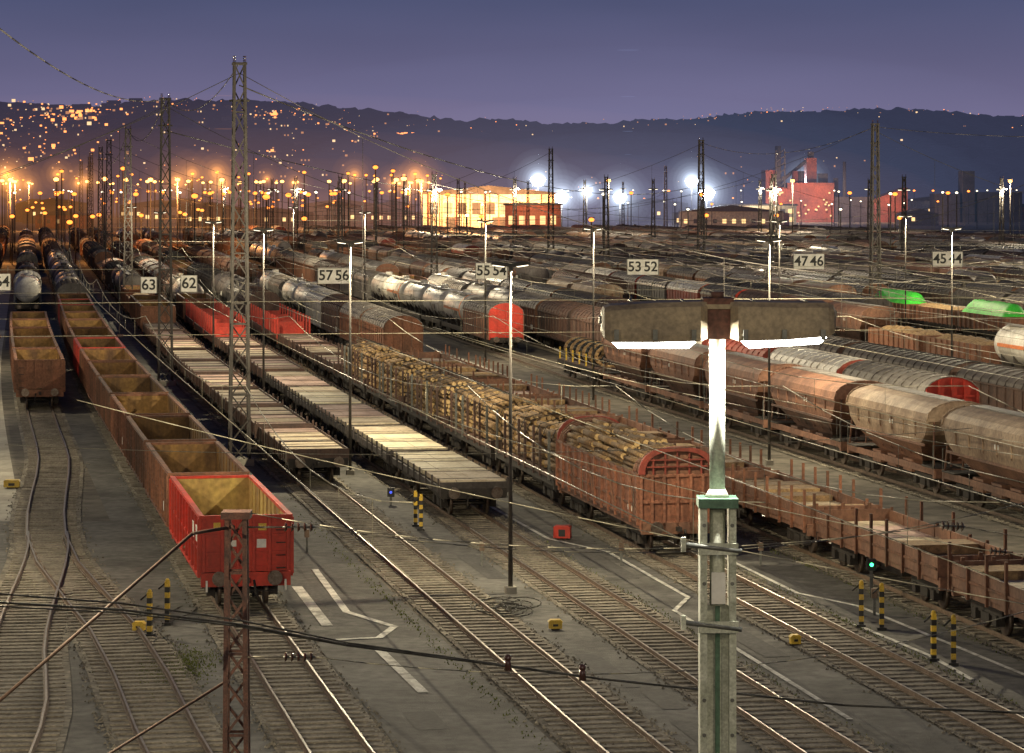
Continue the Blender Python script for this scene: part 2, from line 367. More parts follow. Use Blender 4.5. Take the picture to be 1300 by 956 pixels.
def lowside(fl,out='darkbrown',L=12.7,seed=1):
    r=random.Random(seed); mb=MB(); under(mb,L); W=1.4; zf=1.5
    n=5; st=L/n
    mb.box(-W+.07,W-.07,-L/2+.06,L/2-.06,1.201,zf-.08,'darkbrown')
    for i in range(n):
        y=-L/2+i*st; k=fl if r.random()<.75 else ('plank2' if fl!='plank2' else 'plank')
        p=11
        for j in range(p): 
            yy=y+.07+j*(st-.14)/p
            mb.box(-W+.08,W-.08,yy,yy+(st-.14)/p-.02,zf-.079,zf+r.uniform(-.008,.008),k if r.random()<.9 else 'wfloor')
        for s in (-1,1):
            a,b=s*W,s*(W-.05); mb.box(min(a,b),max(a,b),y+.05,y+st-.05,1.05,zf+.10,out)
            a,b=s*W,s*(W+.08); mb.box(min(a,b),max(a,b),y-.05,y+.05,.95,zf+.28,out)
            for q in (.33,.66):
                a,b=s*W,s*(W+.04); mb.box(min(a,b),max(a,b),y+st*q-.04,y+st*q+.04,1.1,zf+.08,out)
        if 0<i: mb.box(-W+.05,W-.05,y-.06,y+.06,zf-.05,zf+.03,out)
    for s in (-1,1):
        e=s*L/2; mb.box(-W,W,min(e,e-s*.05),max(e,e-s*.05),1.05,zf+.12,out)
        for x in (-1,0,1): mb.box(x-.05,x+.05,min(e,e+s*.07),max(e,e+s*.07),1.0,zf+.1,out)
    return mb.mesh('lowside'),L+1.24
def boardload(seed):
    r=random.Random(seed); L=13.2; mb=MB(); under(mb,L); W=1.38
    mb.box(-W,W,-L/2,L/2,1.201,1.26,'dark')
    n=3; st=L/n
    for i in range(n):
        y=-L/2+i*st+.12; k=r.choice(['cream','cream','plank2','plank2','plank'])
        for j in range(3): mb.box(-W+.15,W-.15,y+.2+j*1.5,y+.35+j*1.5,1.26,1.34,'plank')
        p=4
        for j in range(p):
            x=-W+.03+j*(2*W-.06)/p
            mb.box(x,x+(2*W-.06)/p-.02,y+r.uniform(0,.08),y+st-.3+r.uniform(0,.06),1.34,1.50+r.uniform(0,.015),k)
        for yy in (y+.5,y+st-.9): mb.box(-W,W,yy,yy+.07,1.516,1.53,'dark')
    for s in (-1,1):
        for i in range(9):
            y=-L/2+.1+i*(L-.2)/8; a,b=s*(W+.01),s*(W+.08); mb.box(min(a,b),max(a,b),y-.05,y+.05,1.0,1.6,'dark')
        a,b=s*(W+.002),s*(W+.03); mb.box(min(a,b),max(a,b),-L/2,L/2,1.0,1.26,'dark')
        e=s*L/2; mb.box(-W,W,min(e,e+s*.08),max(e,e+s*.08),.85,1.45,'dark')
    return mb.mesh('boardload'),L+1.24
def logpile(mb,y0,y1,r,zb=1.3,W=1.25,hmax=2.0):
    z=zb
    row=0
    while z<zb+hmax:
        t=(z-zb)/hmax; w=W if t<.72 else W*(1-((t-.72)/.28)**2*.75)
        rr=.125; x=-w+rr+(row%2)*rr*.8
        while x<=w-rr+.01:
            ra=rr*r.uniform(.66,1.1); j=r.uniform(-.14,.14); dz=r.uniform(-.04,.04); dx=r.uniform(-.03,.03)
            mb.cyl((x+dx,y0+j,z+rr+dz),(x+r.uniform(-.05,.05),y1+j+r.uniform(-.14,.14),z+rr+dz+r.uniform(-.05,.05)),ra,r.choice(['bark','bark','bark2']),7,cap='cut',r2=ra*r.uniform(.85,1.05))
            x+=rr*2.02
        z+=rr*1.8; row+=1
def logwagon(seed):
    r=random.Random(seed); L=13.4; mb=MB(); under(mb,L); mb.box(-1.38,1.38,-L/2,L/2,1.201,1.28,'darkbrown')
    n=r.choice([4,5]); st=L/n
    for i in range(n):
        y=-L/2+i*st+.12
        logpile(mb,y,y+st-r.uniform(.3,.55),r,hmax=r.uniform(1.6,2.1))
        for yy in (y+.5,y+st-.9):
            for s in (-1,1): mb.box(s*1.38-.05,s*1.38+.05,yy-.05,yy+.05,1.1,3.15,'galv' if r.random()<.3 else 'darkbrown')
            pts=[(-1.36,yy,2.6),(-1.1,yy,3.2),(0,yy,3.5),(1.1,yy,3.2),(1.36,yy,2.6)]
            mb.wire(pts,.02,'black')
    for s in (-1,1):
        e=s*L/2; mb.box(-1.35,1.35,min(e,e+s*.08),max(e,e+s*.08),1.0,1.6,'darkbrown')
    return mb.mesh('logwagon'),L+1.24
def timberhood():
    r=random.Random(5); L=14.6; mb=MB(); under(mb,L,'hopbrown'); W=1.42; H=2.95
    for s in (-1,1):
        a,b=s*W,s*(W-.05); mb.box(min(a,b),max(a,b),-L/2,L/2,1.2,H,'rustwag')
        for i in range(13):
            y=-L/2+.06+i*(L-.12)/12; a,b=s*W,s*(W+.1); mb.box(min(a,b),max(a,b),y-.05,y+.05,1.1,H,'rustwag')
        for z in (1.2,1.75,2.3,H-.06):
            a,b=s*W,s*(W+.05); 
            for i in range(12):
                y=-L/2+.06+i*(L-.12)/12; mb.box(min(a,b),max(a,b),y+.05,y+(L-.12)/12-.05,z,z+.07,'hopbrown')
        for i in range(0,12,3):
            y=-L/2+.1+i*(L-.12)/12; mb.beam((s*(W+.07),y,1.25),(s*(W+.07),y+(L-.12)/12,2.9),.05,'hopbrown')
        e=s*L/2
        mb.box(-W,W,min(e,e-s*.05),max(e,e-s*.05),1.0,H,'rustwag')
        for x in (-1.36,-.95,-.5,0,.5,.95,1.36): mb.box(x-.05,x+.05,min(e,e+s*.1),max(e,e+s*.1),.9,H,'rustwag')
        for z in (1.15,1.9,H-.1): mb.box(-1.3,1.3,min(e,e+s*.06),max(e,e+s*.06),z,z+.1,'rustwag')
        N=14
        def arc(t,ro): 
            c,sn=math.cos(t),math.sin(t); return (math.copysign(abs(c)**.75,c)*1.46*ro, H+sn**.85*1.0*ro)
        for i in range(N):
            a0=math.pi*i/N; a1=math.pi*(i+1)/N
            P=[arc(a0,1),arc(max(a1,0) if a1<math.pi else math.pi-1e-6,1),arc(a1 if a1<math.pi else math.pi-1e-6,.84),arc(a0,.84)]
            mb.prism(P,min(e-s*.02,e+s*.12),max(e-s*.02,e+s*.12),'redold')
        for x in (-.9,-.45,0,.45,.9):
            zt=H+1.0*.84*math.sqrt(max(0,1-(x/1.25)**2)); mb.box(x-.03,x+.03,min(e,e+s*.07),max(e,e+s*.07),H,zt,'redold')
        for zz in (.25,.5): mb.box(-1.15,1.15,min(e+s*.01,e+s*.09),max(e+s*.01,e+s*.09),H+zz,H+zz+.05,'redold')
        pts=[arc(min(max(math.pi*i/N,1e-6),math.pi-1e-6),.9) for i in range(N+1)]
        mb.prism(pts,min(e-s*.03,e-s*.06),max(e-s*.03,e-s*.06),'hopbrown' )
        for i in range(1,4):
            y=s*(L/2-i*.32)
            pp=[(1.42*math.cos(math.pi*j/8),y,H+(1.0-.04*i)*math.sin(math.pi*j/8)) for j in range(9)]
            mb.wire(pp,.05,'hopbrown')
        mb.box(-1.45,1.45,min(e-s*.07,e-s*1.0),max(e-s*.07,e-s*1.0),H,H+.04,'hopbrown')
    for i in range(5):
        y=-L/2+.9+i*(L-1.6)/5
        logpile(mb,y,y+(L-1.6)/5-.15,r,zb=2.3,W=1.33,hmax=1.35+r.uniform(-.1,.15))
    mb.box(-W+.06,W-.06,-L/2+.06,L/2-.06,1.2,2.3,'bark')
    mb.box(-W-.012,-W-.004,-6.2,-5.5,1.5,1.7,'signw')
    return mb.mesh('timberhood'),L+1.24
def stakewagon(seed):
    r=random.Random(seed); L=13.2; mb=MB(); under(mb,L,'hopbrown'); W=1.4
    n=8; st=L/n
    for i in range(n):
        y=-L/2+i*st; k=r.choice(['plank','plank2','wfloor','plank2','plank'])
        p=7
        for j in range(p): 
            yy=y+.04+j*(st-.08)/p; mb.box(-W+.06,W-.06,yy,yy+(st-.08)/p-.02,1.3,1.42+r.uniform(0,.012),k)
        for s in (-1,1):
            a,b=s*W,s*(W-.05); mb.box(min(a,b),max(a,b),y+.05,y+st-.05,1.1,1.8,'hopbrown')
            a,b=s*W,s*(W+.09); mb.box(min(a,b),max(a,b),y-.05,y+.05,.9,1.9 if r.random()<.4 else 2.45,'brown')
            a,b=s*W,s*(W+.04); mb.box(min(a,b),max(a,b),y+.06,y+st-.06,1.4,1.48,'brown')
        if r.random()<.35: mb.box(-W+.2,W-.2,y+.2,y+st-.1,1.44,1.44+r.uniform(.1,.35),r.choice(['plank','bark','bark2']))
    for s in (-1,1):
        e=s*L/2; mb.box(-W,W,min(e,e-s*.05),max(e,e-s*.05),1.1,1.85,'hopbrown')
        for x in (-1,0,1): mb.box(x-.06,x+.06,min(e,e+s*.08),max(e,e+s*.08),.95,1.95,'brown')
    return mb.mesh('stakewagon'),L+1.24
def hopper(body='tan',low='hopbrown'):
    L=12.3; mb=MB(); under(mb,L,'hopbrown')
    def ring(z,w,l): return [(-w,-l,z),(w,-l,z),(w,l,z),(-w,l,z)]
    mb.loft([ring(1.25,.75,3.0),ring(2.15,1.38,4.6)],low)
    mb.loft([ring(2.15,1.40,4.6),ring(2.6,1.47,5.4),ring(3.2,1.47,5.75)],body)
    P=[(1.5*math.cos(math.pi*i/10),3.2+.85*math.sin(math.pi*i/10)**.8 if 0<i<10 else 3.2) for i in range(11)]
    mb.prism(P,-5.85,5.85,body,sm=False)
    for i in range(8):
        y=-5.8+i*11.6/7
        pp=[(1.53*math.cos(math.pi*j/10),y,3.2+.88*(math.sin(math.pi*j/10)**.8 if 0<j<10 else 0)) for j in range(11)]
        if i in (0,7): mb.wire(pp,.045,body)
        if abs(y)<5.2:
            for s in (-1,1): mb.beam((s*1.5,y,3.2),(s*1.5,y,2.55),.06,body); mb.beam((s*1.5,y,2.6),(s*.95,y*.8,1.5),.05,low)
    mb.box(-.35,.35,-5.5,5.5,4.03,4.09,'grey')
    for s in (-1,1):
        mb.box(s*1.5-.05,s*1.5+.05,-5.85,5.85,3.13,3.23,body)
        mb.box(s*1.47-.04,s*1.47+.04,-5.3,5.3,2.1,2.2,low)
        e=s*L/2
        for x in (-1.3,-.5,.5,1.3): 
            mb.beam((x,e-s*.1,1.2),(x*.9,s*5.75,3.3),.07,low)
        mb.box(-1.4,1.4,min(e-s*1.5,e),max(e-s*1.5,e),1.2,1.26,'under')
        for x in (.75,1.1): mb.beam((x,e+s*.02,1.2),(x,e-s*.3,3.9),.03,'galv')
        for j in range(8): mb.beam((.75,e+s*.02-s*.04*j,1.4+j*.3),(1.1,e+s*.02-s*.04*j,1.4+j*.3),.025,'galv')
        mb.beam((-1.35,e,2.2),(1.35,e,2.2),.035,'galv'); 
        for x in (-1.35,0,1.35): mb.beam((x,e,1.2),(x,e,2.2),.035,'galv')
        for y in (-2.2,0,2.2): mb.box(s*.95-.25,s*.95+.25,y-.6,y+.6,.75,1.3,low)
        mb.box(min(s*1.475,s*1.485),max(s*1.475,s*1.485),-1,-.5,2.75,2.95,'signw')
    return mb.mesh('hopper'),L+1.24
def tank(body='white',band=None,L=12.6,r=1.36):
    mb=MB(); under(mb,L); zc=1.38+r; h=L/2-.35; n=22
    def ring(y,rr): return [(rr*math.cos(2*math.pi*i/n),y,zc+rr*math.sin(2*math.pi*i/n)) for i in range(n)]
    R=[ring(-h+.0,.15*r),ring(-h+.06,.5*r),ring(-h+.2,.8*r),ring(-h+.42,.95*r),ring(-h+.7,r)]
    R2=[ring(-y,rr) for y,rr in ((-h+.7,r),(-h+.42,.95*r),(-h+.2,.8*r),(-h+.06,.5*r),(-h,.15*r))]
    mb.loft([list(reversed(q)) for q in R+R2],body,sm=True)
    for y in (-h+1.2,-h*.33,h*.33,h-1.2):
        mb.loft([list(reversed(ring(y-.05,r+.015))),list(reversed(ring(y+.05,r+.015)))],body,sm=True)
    if band: 
        mb.loft([list(reversed(ring(-h+1.25,r+.02)))[0:n],list(reversed(ring(-h+1.85,r+.02)))],band,sm=True)
        for s in (-1,1): mb.box(s*(r+.02)-.01,s*(r+.02)+.01,-h+1.9,h-1.3,zc-.12,zc+.12,band)
    mb.box(-1.3,1.3,-L/2,L/2,1.201,1.25,'under')
    for y in (-h+1.6,-h*.33,h*.33,h-1.6):
        mb.prism([(-1.1,1.25),(1.1,1.25),(1.2,zc-.65),(-1.2,zc-.65)],y-.12,y+.12,'under')
    mb.cyl((0,0,zc+r-.1),(0,0,zc+r+.25),.35,body,12)
    mb.box(-.75,-.35,-h+1,h-1,zc+r-.02,zc+r+.02,'grey'); 
    for s in (-1,1):
        mb.beam((s*.95,s*.6,1.2),(s*(r+.12),s*.6,zc),.03,'galv'); mb.beam((s*(r+.12),s*.6,zc),(s*.5,s*.6,zc+r+.1),.03,'galv')
        mb.beam((s*.95,s*1.0,1.2),(s*(r+.12),s*1.0,zc),.03,'galv'); mb.beam((s*(r+.12),s*1.0,zc),(s*.5,s*1.0,zc+r+.1),.03,'galv')
        e=s*L/2; mb.beam((-1.3,e,2.1),(1.3,e,2.1),.03,'galv')
        for x in (-1.3,1.3): mb.beam((x,e,1.2),(x,e,2.1),.03,'galv')
    for s in (-1,1): mb.box(s*(r+.0)-.02,s*(r)+.02,-3,-1.6,zc-.5,zc-.1,'signk' if body!='dark' else 'signw')
    return mb.mesh('tank'),L+1.24
def covered(side='brown',roof='grey',end=None,L=13.6,H=3.05,arch=.95):
    end=end or side; mb=MB(); under(mb,L); W=1.42
    mb.box(-W,W,-L/2,L/2,1.1,H,side)
    P=[((W+.04)*math.cos(math.pi*i/10),H+arch*math.sin(math.pi*i/10)) for i in range(11)]
    mb.prism(P,-L/2,L/2,roof,cap=end)
    nr=int(L/1.15)
    for i in range(nr+1):
        y=-L/2+i*L/nr
        mb.wire([((W+.07)*math.cos(math.pi*j/8),y,H+(arch+.03)*math.sin(math.pi*j/8)) for j in range(9)],.035,roof)
        for s in (-1,1):
            a,b=s*W,s*(W+.05); mb.box(min(a,b),max(a,b),y-.03,y+.03,1.05,H,side)
    for s in (-1,1):
        mb.box(s*(W+.03)-.05,s*(W+.03)+.05,-L/2,L/2,H-.05,H+.05,side); mb.box(s*(W+.03)-.04,s*(W+.03)+.04,-L/2,L/2,1.0,1.12,side)
        e=s*L/2; mb.box(-W+.01,W-.01,min(e,e+s*.03),max(e,e+s*.03),1.0,H,end)
        for x in (-1.3,-.65,0,.65,1.3):
            zt=H+arch*.92*math.sqrt(max(0,1-(x/1.46)**2)); mb.box(x-.05,x+.05,min(e,e+s*.1),max(e,e+s*.1),1.05,zt,end)
        for z in (1.9,H-.05): mb.box(-1.4,1.4,min(e,e+s*.07),max(e,e+s*.07),z,z+.1,end)
    mb.box(-W-.062,-W-.052,-L/2+1,-L/2+2,1.3,1.7,'signw')
    return mb.mesh('covered'),L+1.24
def coilflat():
    L=12.4; mb=MB(); under(mb,L); mb.box(-1.35,1.35,-L/2,L/2,1.201,1.27,'darkbrown')
    for i in range(11):
        y=-L/2+.9+i*1.06; n=14
        for j in range(n):
            a0=2*math.pi*j/n;a1=2*math.pi*(j+1)/n
            mb.cyl((.95*math.cos(a0),y,2.0+.7*math.sin(a0)),(.95*math.cos(a1),y+.1,2.0+.7*math.sin(a1)),.13,'black' if i%2 else 'bark2',6)
    for s in (-1,1):
        for i in range(6):
            y=-L/2+.3+i*2.3; mb.box(s*1.3-.05,s*1.3+.05,y-.05,y+.05,1.27,2.1,'yellow')
    return mb.mesh('coilflat'),L+1.24
def redframe():
    L=13.0; mb=MB(); under(mb,L,'brown'); mb.box(-1.38,1.38,-L/2,L/2,1.201,1.27,'plank2')
    for i in range(6):
        y=-L/2+.1+i*(L-.2)/5
        for x in (-1.3,1.3): mb.box(x-.07,x+.07,y-.12,y+.12,1.2,2.95,'red')
        if i in (0,3): mb.box(-1.23,1.23,y-.05,y+.05,1.27,2.3,'red')
    for s in (-1,1): mb.box(s*1.38-.04,s*1.38+.04,-L/2,L/2,1.2,1.5,'brown')
    return mb.mesh('redframe'),L+1.24
def bulk(fill='bark',tarp=None):
    L=12.6; mb=MB(); under(mb,L); W=1.4
    for s in (-1,1):
        a,b=s*W,s*(W-.06); mb.box(min(a,b),max(a,b),-L/2,L/2,1.2,2.5,'brown')
        for i in range(11):
            y=-L/2+.05+i*(L-.1)/10; a,b=s*W,s*(W+.09); mb.box(min(a,b),max(a,b),y-.06,y+.06,1.15,2.5,'brown')
        e=s*L/2; mb.box(-W,W,min(e,e-s*.06),max(e,e-s*.06),1.2,2.5,'brown')
    nx,ny=8,30; r=random.Random(9); rows=[]
    for j in range(ny+1):
        y=-L/2+.07+j*(L-.14)/ny
        rows.append([( -W+.07+i*(2*W-.14)/nx, y, 2.3+ (1.3 if tarp else .5)*math.sin(math.pi*i/nx)*(1 if tarp else abs(math.sin(y*1.1))**.5)*(min(1,min(j,ny-j)/3)) +r.uniform(-.06,.06)) for i in range(nx+1)])
    n0=len(mb.v)
    for q in rows: mb.v+=q
    for j in range(ny):
        for i in range(nx): a=n0+j*(nx+1)+i; mb.face([a,a+1,a+nx+2,a+nx+1],tarp or fill,True)
    return mb.mesh('bulk'),L+1.24

W={}
for i in range(3): W['g%d'%i]=(gondola('brown','rustin',seed=i),'gondola_wagon')
W['gb']=W['g0']
W['gr']=(gondola('red','rustin',seed=8),'gondola_wagon')
W['gR']=(gondola('red','ochrein',True),'gondola_wagon')
for i in range(3): W['ls%d'%i]=(lowside('plank' if i!=1 else 'plank2',seed=i),'low_sided_wagon')
for i in range(3): W['bl%d'%i]=(boardload(i+4),'flat_wagon_with_boards')
for i in range(3): W['lg%d'%i]=(logwagon(i+20),'log_wagon')
W['th']=(timberhood(),'timber_wagon')
for i in range(2): W['st%d'%i]=(stakewagon(i+2),'stake_wagon')
W['hp']=(hopper(),'hopper_wagon'); W['hb']=(hopper('hopbrown','darkbrown'),'hopper_wagon')
W['tw']=(tank('white'),'tank_wagon'); W['to']=(tank('white','orange'),'tank_wagon'); W['ts']=(tank('silver'),'tank_wagon'); W['td']=(tank('dark'),'tank_wagon')
W['cb']=(covered('brown','grey'),'covered_wagon'); W['cd']=(covered('dark','dark'),'covered_wagon'); W['cn']=(covered('darkbrown','darkbrown'),'covered_wagon')
W['cR']=(covered('hopbrown','grey','red'),'covered_wagon'); W['cr']=(covered('redold','redold','redold'),'covered_wagon'); W['cw']=(covered('redold','white','redold'),'covered_wagon')
W['cs']=(covered('grey','silver'),'covered_wagon'); W['cW']=(covered('white','white','grey'),'covered_wagon')
W['cL']=(covered('darkbrown','dark',L=19.5,arch=.75,H=3.2),'long_covered_wagon')
W['cf']=(coilflat(),'coil_wagon'); W['rf']=(redframe(),'stanchion_wagon')
W['bk']=(bulk('bark2'),'bulk_wagon'); W['gt']=(bulk('bark',tarp='green'),'tarpaulin_wagon')
def put(tr,Yn,k):
    if k=='gb': k='g%d'%random.randrange(3)
    (me,ln),nm=W[k]
    s=slope(tr,Yn+ln/2); dY=ln/math.hypot(1,s); Yc=Yn+dY/2
    rot=math.atan(-slope(tr,Yc)); 
    if random.random()<.5 and k not in('gR','th','hp','tw','to'): rot+=math.pi
    inst(me,nm,(XT(tr,Yc),Yc,.21),rot)
    return Yn+dY
def train(tr,Y,seq):
    for k in seq: Y=put(tr,Y,k)
    return Y
def seq(s): return s.split()
mix=['cb','cb','cd','cd','cd','cn','cn','cn','cL','cL','ts','td','td','gb','gb','gb','hb','cn','bk','hb','hb','ls0','cb','hp','cd']
def rnd_train(tr,Y,Yend):
    while Y<Yend:
        if random.random()<.16: Y+=random.uniform(10,45)
        main=random.choice(mix)
        for i in range(random.choice([2,3,4,6])):
            if Y>Yend: break
            Y=put(tr,Y,main if random.random()<.8 else random.choice(mix+['tw','cR','to','cw']))
train(T['0'],174.5,seq('gb gb gb gb gb')); Y=train(T['0'],300,seq('to cW cn td cn')); rnd_train(T['0'],Y+10,640)
Y=train(T['1'],91.4,seq('gR gb gb gb gb gb gb gr gb gb gb gb gr gb cs ts ts td td ts td td tw ts td')); rnd_train(T['1'],Y,680)
Y=train(T['2'],130,seq('ls0 ls2 ls0 ls1 ls2 ls0 ls2 ls1 ls0 gb gb bk gb td ts td')); rnd_train(T['2'],Y,680)
Y=train(T['3'],117,seq('bl0 bl1 bl2 bl0 bl2 ls1 ls0 ls1 rf rf rf gb ts ts cn')); rnd_train(T['3'],Y,680)
Y=train(T['4'],105,seq('th lg0 lg1 lg2 lg0 lg1 ls1 ls0 ls1 rf rf cn cs td td')); rnd_train(T['4'],Y,680)
Y=train(T['5'],62,seq('st0 st1 st0 st1 st1 st0 st1 st0 st1 st0')); Y=train(T['5'],Y+8,seq('cb cb cn cW tw tw cs tw')); rnd_train(T['5'],Y,680)
Y=train(T['6'],72,seq('hp hp hp hp hp hb hb hb hb')); Y=train(T['6'],Y+2,seq('cf')); Y=train(T['6'],235,seq('cR to tw tw to tw cs cs')); rnd_train(T['6'],Y,680)
Y=train(T['7'],143,seq('cR cw cr cw cs cn cn cb ts ts cs tw')); rnd_train(T['7'],Y,680)
Y=train(T['8'],95,seq('cL cL cL cL cL cn')); Y=train(T['8'],Y+3,seq('cL cn cL cb cb cs ts')); rnd_train(T['8'],Y,680)
for i,d in enumerate(farD):
    Ys=max(130,(d+14)/0.40)
    if i==2:
        Y=train(d,172,seq('tw to bk bk hb hb cn cR cw cs cR cw cs cs')); rnd_train(d,Y,700); continue
    if i==0: Ys=215
    if i==1: Ys=240
    if i==4: Ys=262
    if i==3: Ys=232
    if i==5:
        Y=train(d,243,seq('gt bk gt cb cb cn')); rnd_train(d,Y,700); continue
    rnd_train(d,Ys+random.uniform(0,20),720)
for d in (-18.5,-24,-29.5,-35): rnd_train(d,360,720)

# ------------------------------------------------------------------ lattice masts
def lattice(H,wb,wt,k,lw=.055,arm=True,seg=1.1,flood=False):
    mb=MB(); n=max(4,int(H/seg))
    def c(i,t): w=(wb+(wt-wb)*t)/2; return Vector(((-1,1,1,-1)[i]*w,(-1,-1,1,1)[i]*w,H*t))
    for i in range(4): mb.beam(c(i,0),c(i,1),lw*1.6,k)
    for j in range(n):
        a,b=j/n,(j+1)/n
        for i in range(4):
            i2=(i+1)%4
            if j%2: mb.beam(c(i,a),c(i2,b),lw*.9,k)
            else: mb.beam(c(i2,a),c(i,b),lw*.9,k)
            if j%3==0: mb.beam(c(i,a),c(i2,a),lw*.9,k)
    mb.box(-wt/2-.1,wt/2+.1,-wt/2-.1,wt/2+.1,H,H+.12,k)
    mb.box(-wb*.7,wb*.7,-wb*.7,wb*.7,0,.35,'concrete')
    if arm:
        for x in (-.25,.25):
            for q in range(4): mb.cyl((x,0,H+.12+q*.09),(x,0,H+.17+q*.09),.08,'insul',8)
        mb.box(-.5,.5,-.05,.05,H-1.8,H-1.7,k); mb.box(-.5,.5,-.3,-.2,7.9,8.0,k)
    if flood:
        for s in (-1,1):
            mb.prism([(s*.3,13.3),(s*.9,13.25),(s*.9,13.4),(s*.3,13.5)],-.2,.2,'lampgrey'); mb.box(min(s*.4,s*.85),max(s*.4,s*.85),-.15,.15,13.19,13.24,'e_lens')
    return mb.mesh('lattice_mast')
m20=lattice(19.6,.95,.5,'mast',.075); m15=lattice(15,.8,.35,'mast',.07,flood=True)
def mast(X,Y,me=m20): return inst(me,'catenary_mast',(X,Y,0),math.atan(.18))
ML={142:-13.35,199:-23.8,302:-40,374:-52,444:-63,520:-75.5,590:-86,700:-104}
for Y,X in ML.items(): mast(X,Y)
MRt=((34.7,277),(24.4,374),(XT(70,152),152),(XT(70,210),210),(XT(70,458),458),(44.6,841))
for X,Y in MRt: mast(X,Y)
for Y in (142,199,302,444): mast(XT(-75,Y-13),Y-13)
for Y in (340,415,490,560,640,720,800):
    for d in (32.5,72,110,152): 
        o=mast(XT(d,Y)+random.uniform(-3,3),Y+random.uniform(-8,8),m15)
        if Y in (340,490,640): plight('mast_light',(.6,-.3,12.9),random.uniform(7000,15000),(1,.86,.6),.12,o)
def sagw(a,b,sag,n=18):
    a=Vector(a);b=Vector(b); return [tuple(a.lerp(b,i/n)-Vector((0,0,4*sag*(i/n)*(1-i/n)))) for i in range(n+1)]
def headspan(p,q,zt,sag,r=.024):
    mb=MB(); mb.wire(sagw((p[0],p[1],zt),(q[0],q[1],zt),sag,24),r,'wiredk'); 
    for z in (8.0,6.4): mb.wire([(p[0],p[1],z),(q[0],q[1],z)],r*.8)
    for i in range(2,23,2):
        t=i/24; x=p[0]+(q[0]-p[0])*t; y=p[1]+(q[1]-p[1])*t; zz=zt-4*sag*t*(1-t)
        if zz>8: mb.wire([(x,y,zz),(x,y,6.4)],r*.6,'wiredk')
        for u in range(3): mb.cyl((x-.1+u*.1,y,6.4),(x-.06+u*.1,y,6.4),.08,'insul',6)
    mb.obj('headspan_wires')
headspan((ML[142],142),(XT(70,152),152),19.2,10.3)
headspan((ML[199],199),(XT(70,210),210),19.2,10.3)
headspan((ML[302],302),(34.7,285),19.2,9)
headspan((ML[374],374),(24.4,374),19.2,9,.03)
headspan((ML[444],444),(XT(70,458),458),19.2,10,.035)
headspan((ML[520],520),(XT(72,540),540),17,8,.04)
headspan((XT(-75,129),129),(ML[142],142),19.2,9)
headspan((XT(-75,186),186),(ML[199],199),19.2,9)
headspan((24.4,374),(90,380),18,8,.03)
headspan((34.7,277),(105,290),19,9,.028)
headspan((XT(32.5,340),340),(XT(110,340),340),14.6,5,.03)
headspan((XT(32.5,490),490),(XT(110,490),490),14.6,5,.04)
mb=MB(); fw_='wiredk'
mb.wire(sagw((-17.2,92,19.4),(ML[199],199,19.7),1.2),.03,fw_); mb.wire(sagw((ML[199],199,19.7),(ML[302],302,19.7),2),.03,fw_)
mb.wire(sagw((ML[142],142,19.7),(ML[199],199,19.7),1.5),.022,fw_); mb.wire(sagw((ML[302],302,19.7),(ML[444],444,19.7),3),.035,fw_)
mb.wire(sagw((34.7,277,19.4),(24.4,374,19.4),2),.03,fw_); mb.wire(sagw((34.7,277,19.4),(60,140,19.4),2),.03,fw_)
mb.wire(sagw((ML[142],142,18.6),(24.4,374,14),3,30),.035,fw_); mb.wire(sagw((ML[199],199,17.5),(44.6,841,12),5,30),.04,fw_)
mb.obj('feeder_wire')
def catenary(tr,Ya=58,Yb=430,th=1.0):
    mb=MB(); sup=[Ya,92,142,199,250,302,360,Yb]
    for a,b in zip(sup,sup[1:]):
        k=(1 if a<190 else 1.5)*th
        pa=(XT(tr,a),a,5.75); pb=(XT(tr,b),b,5.75); mb.wire([pa,pb],.016*k)
        mb.wire(sagw((pa[0],a,7.3),(pb[0],b,7.3),1.0,8),.016*k)
        for i in range(1,6):
            t=i/6; x=pa[0]+(pb[0]-pa[0])*t; y=a+(b-a)*t; mb.wire([(x,y,5.75),(x,y,7.3-4*t*(1-t))],.009*k)
    mb.obj('contact_wire')
for k in '12345678': catenary(T[k])
for d in farD[:9]: catenary(d,120,430,1.3)

# ------------------------------------------------------------------ yard lamps
def lampmesh(H=11.0,ek='e_lens'):
    mb=MB(); mb.cyl((0,0,0),(0,0,H-.15),.08,'mast',8,r2=.042); mb.box(-.18,.18,-.18,.18,0,.25,'concrete')
    mb.box(-.07,.07,-.09,.09,H-.2,H+.05,'lampgrey')
    for s in (-1,1):
        mb.prism([(s*.07,H-.06),(s*.66,H+.02),(s*.66,H+.1),(s*.4,H+.13),(s*.07,H+.06)],-.13,.13,'lampgrey')
        mb.prism([(s*.2,H-.05),(s*.6,H+.005),(s*.58,H-.02),(s*.24,H-.065)],-.07,.07,ek)
    return mb.mesh('lamp')
lm=lampmesh()
LC=(1.0,0.85,0.56)
def yardlamp(X,Y,P,col=LC):
    o=inst(lm,'yard_lamp',(X,Y,0),math.atan(.18))
    plight('lamp_light',(.5,.1,10.72),P,col,.05,o)
for d in (-21,.9,22.1,44.6,66.5,88.6,110.6):
    for i in range(6):
        Y=57+40*i+(5 if d>10 else 0)
        if Y>225 and d<60: 
            if i%2: continue
        X=XT(d,Y)
        if Y<80: Y-=14; X=XT(d,Y)+(4 if d>0 else -4)
        px=650+3680*X/Y
        if px>1750 or px<-700: continue
        yardlamp(X,Y,random.uniform(4200,7600) if Y>100 else 6200)
yardlamp(-10.5,50,9000)  # extra out-of-frame lamp added to brighten the near red gondola end
for Y in (300,380):
    for d in (.9,22.1): yardlamp(XT(d,Y),Y,7000)
def farlamp(ek,H=12,r=.5):
    mb=MB(); mb.cyl((0,0,0),(0,0,H),.12,'mast',6); mb.sphere((0,0,H),r,ek,8,5,(1,1,.7)); mb.box(-.5,.5,-.06,.06,H+.3,H+.42,'mast'); return mb.mesh('farlamp')
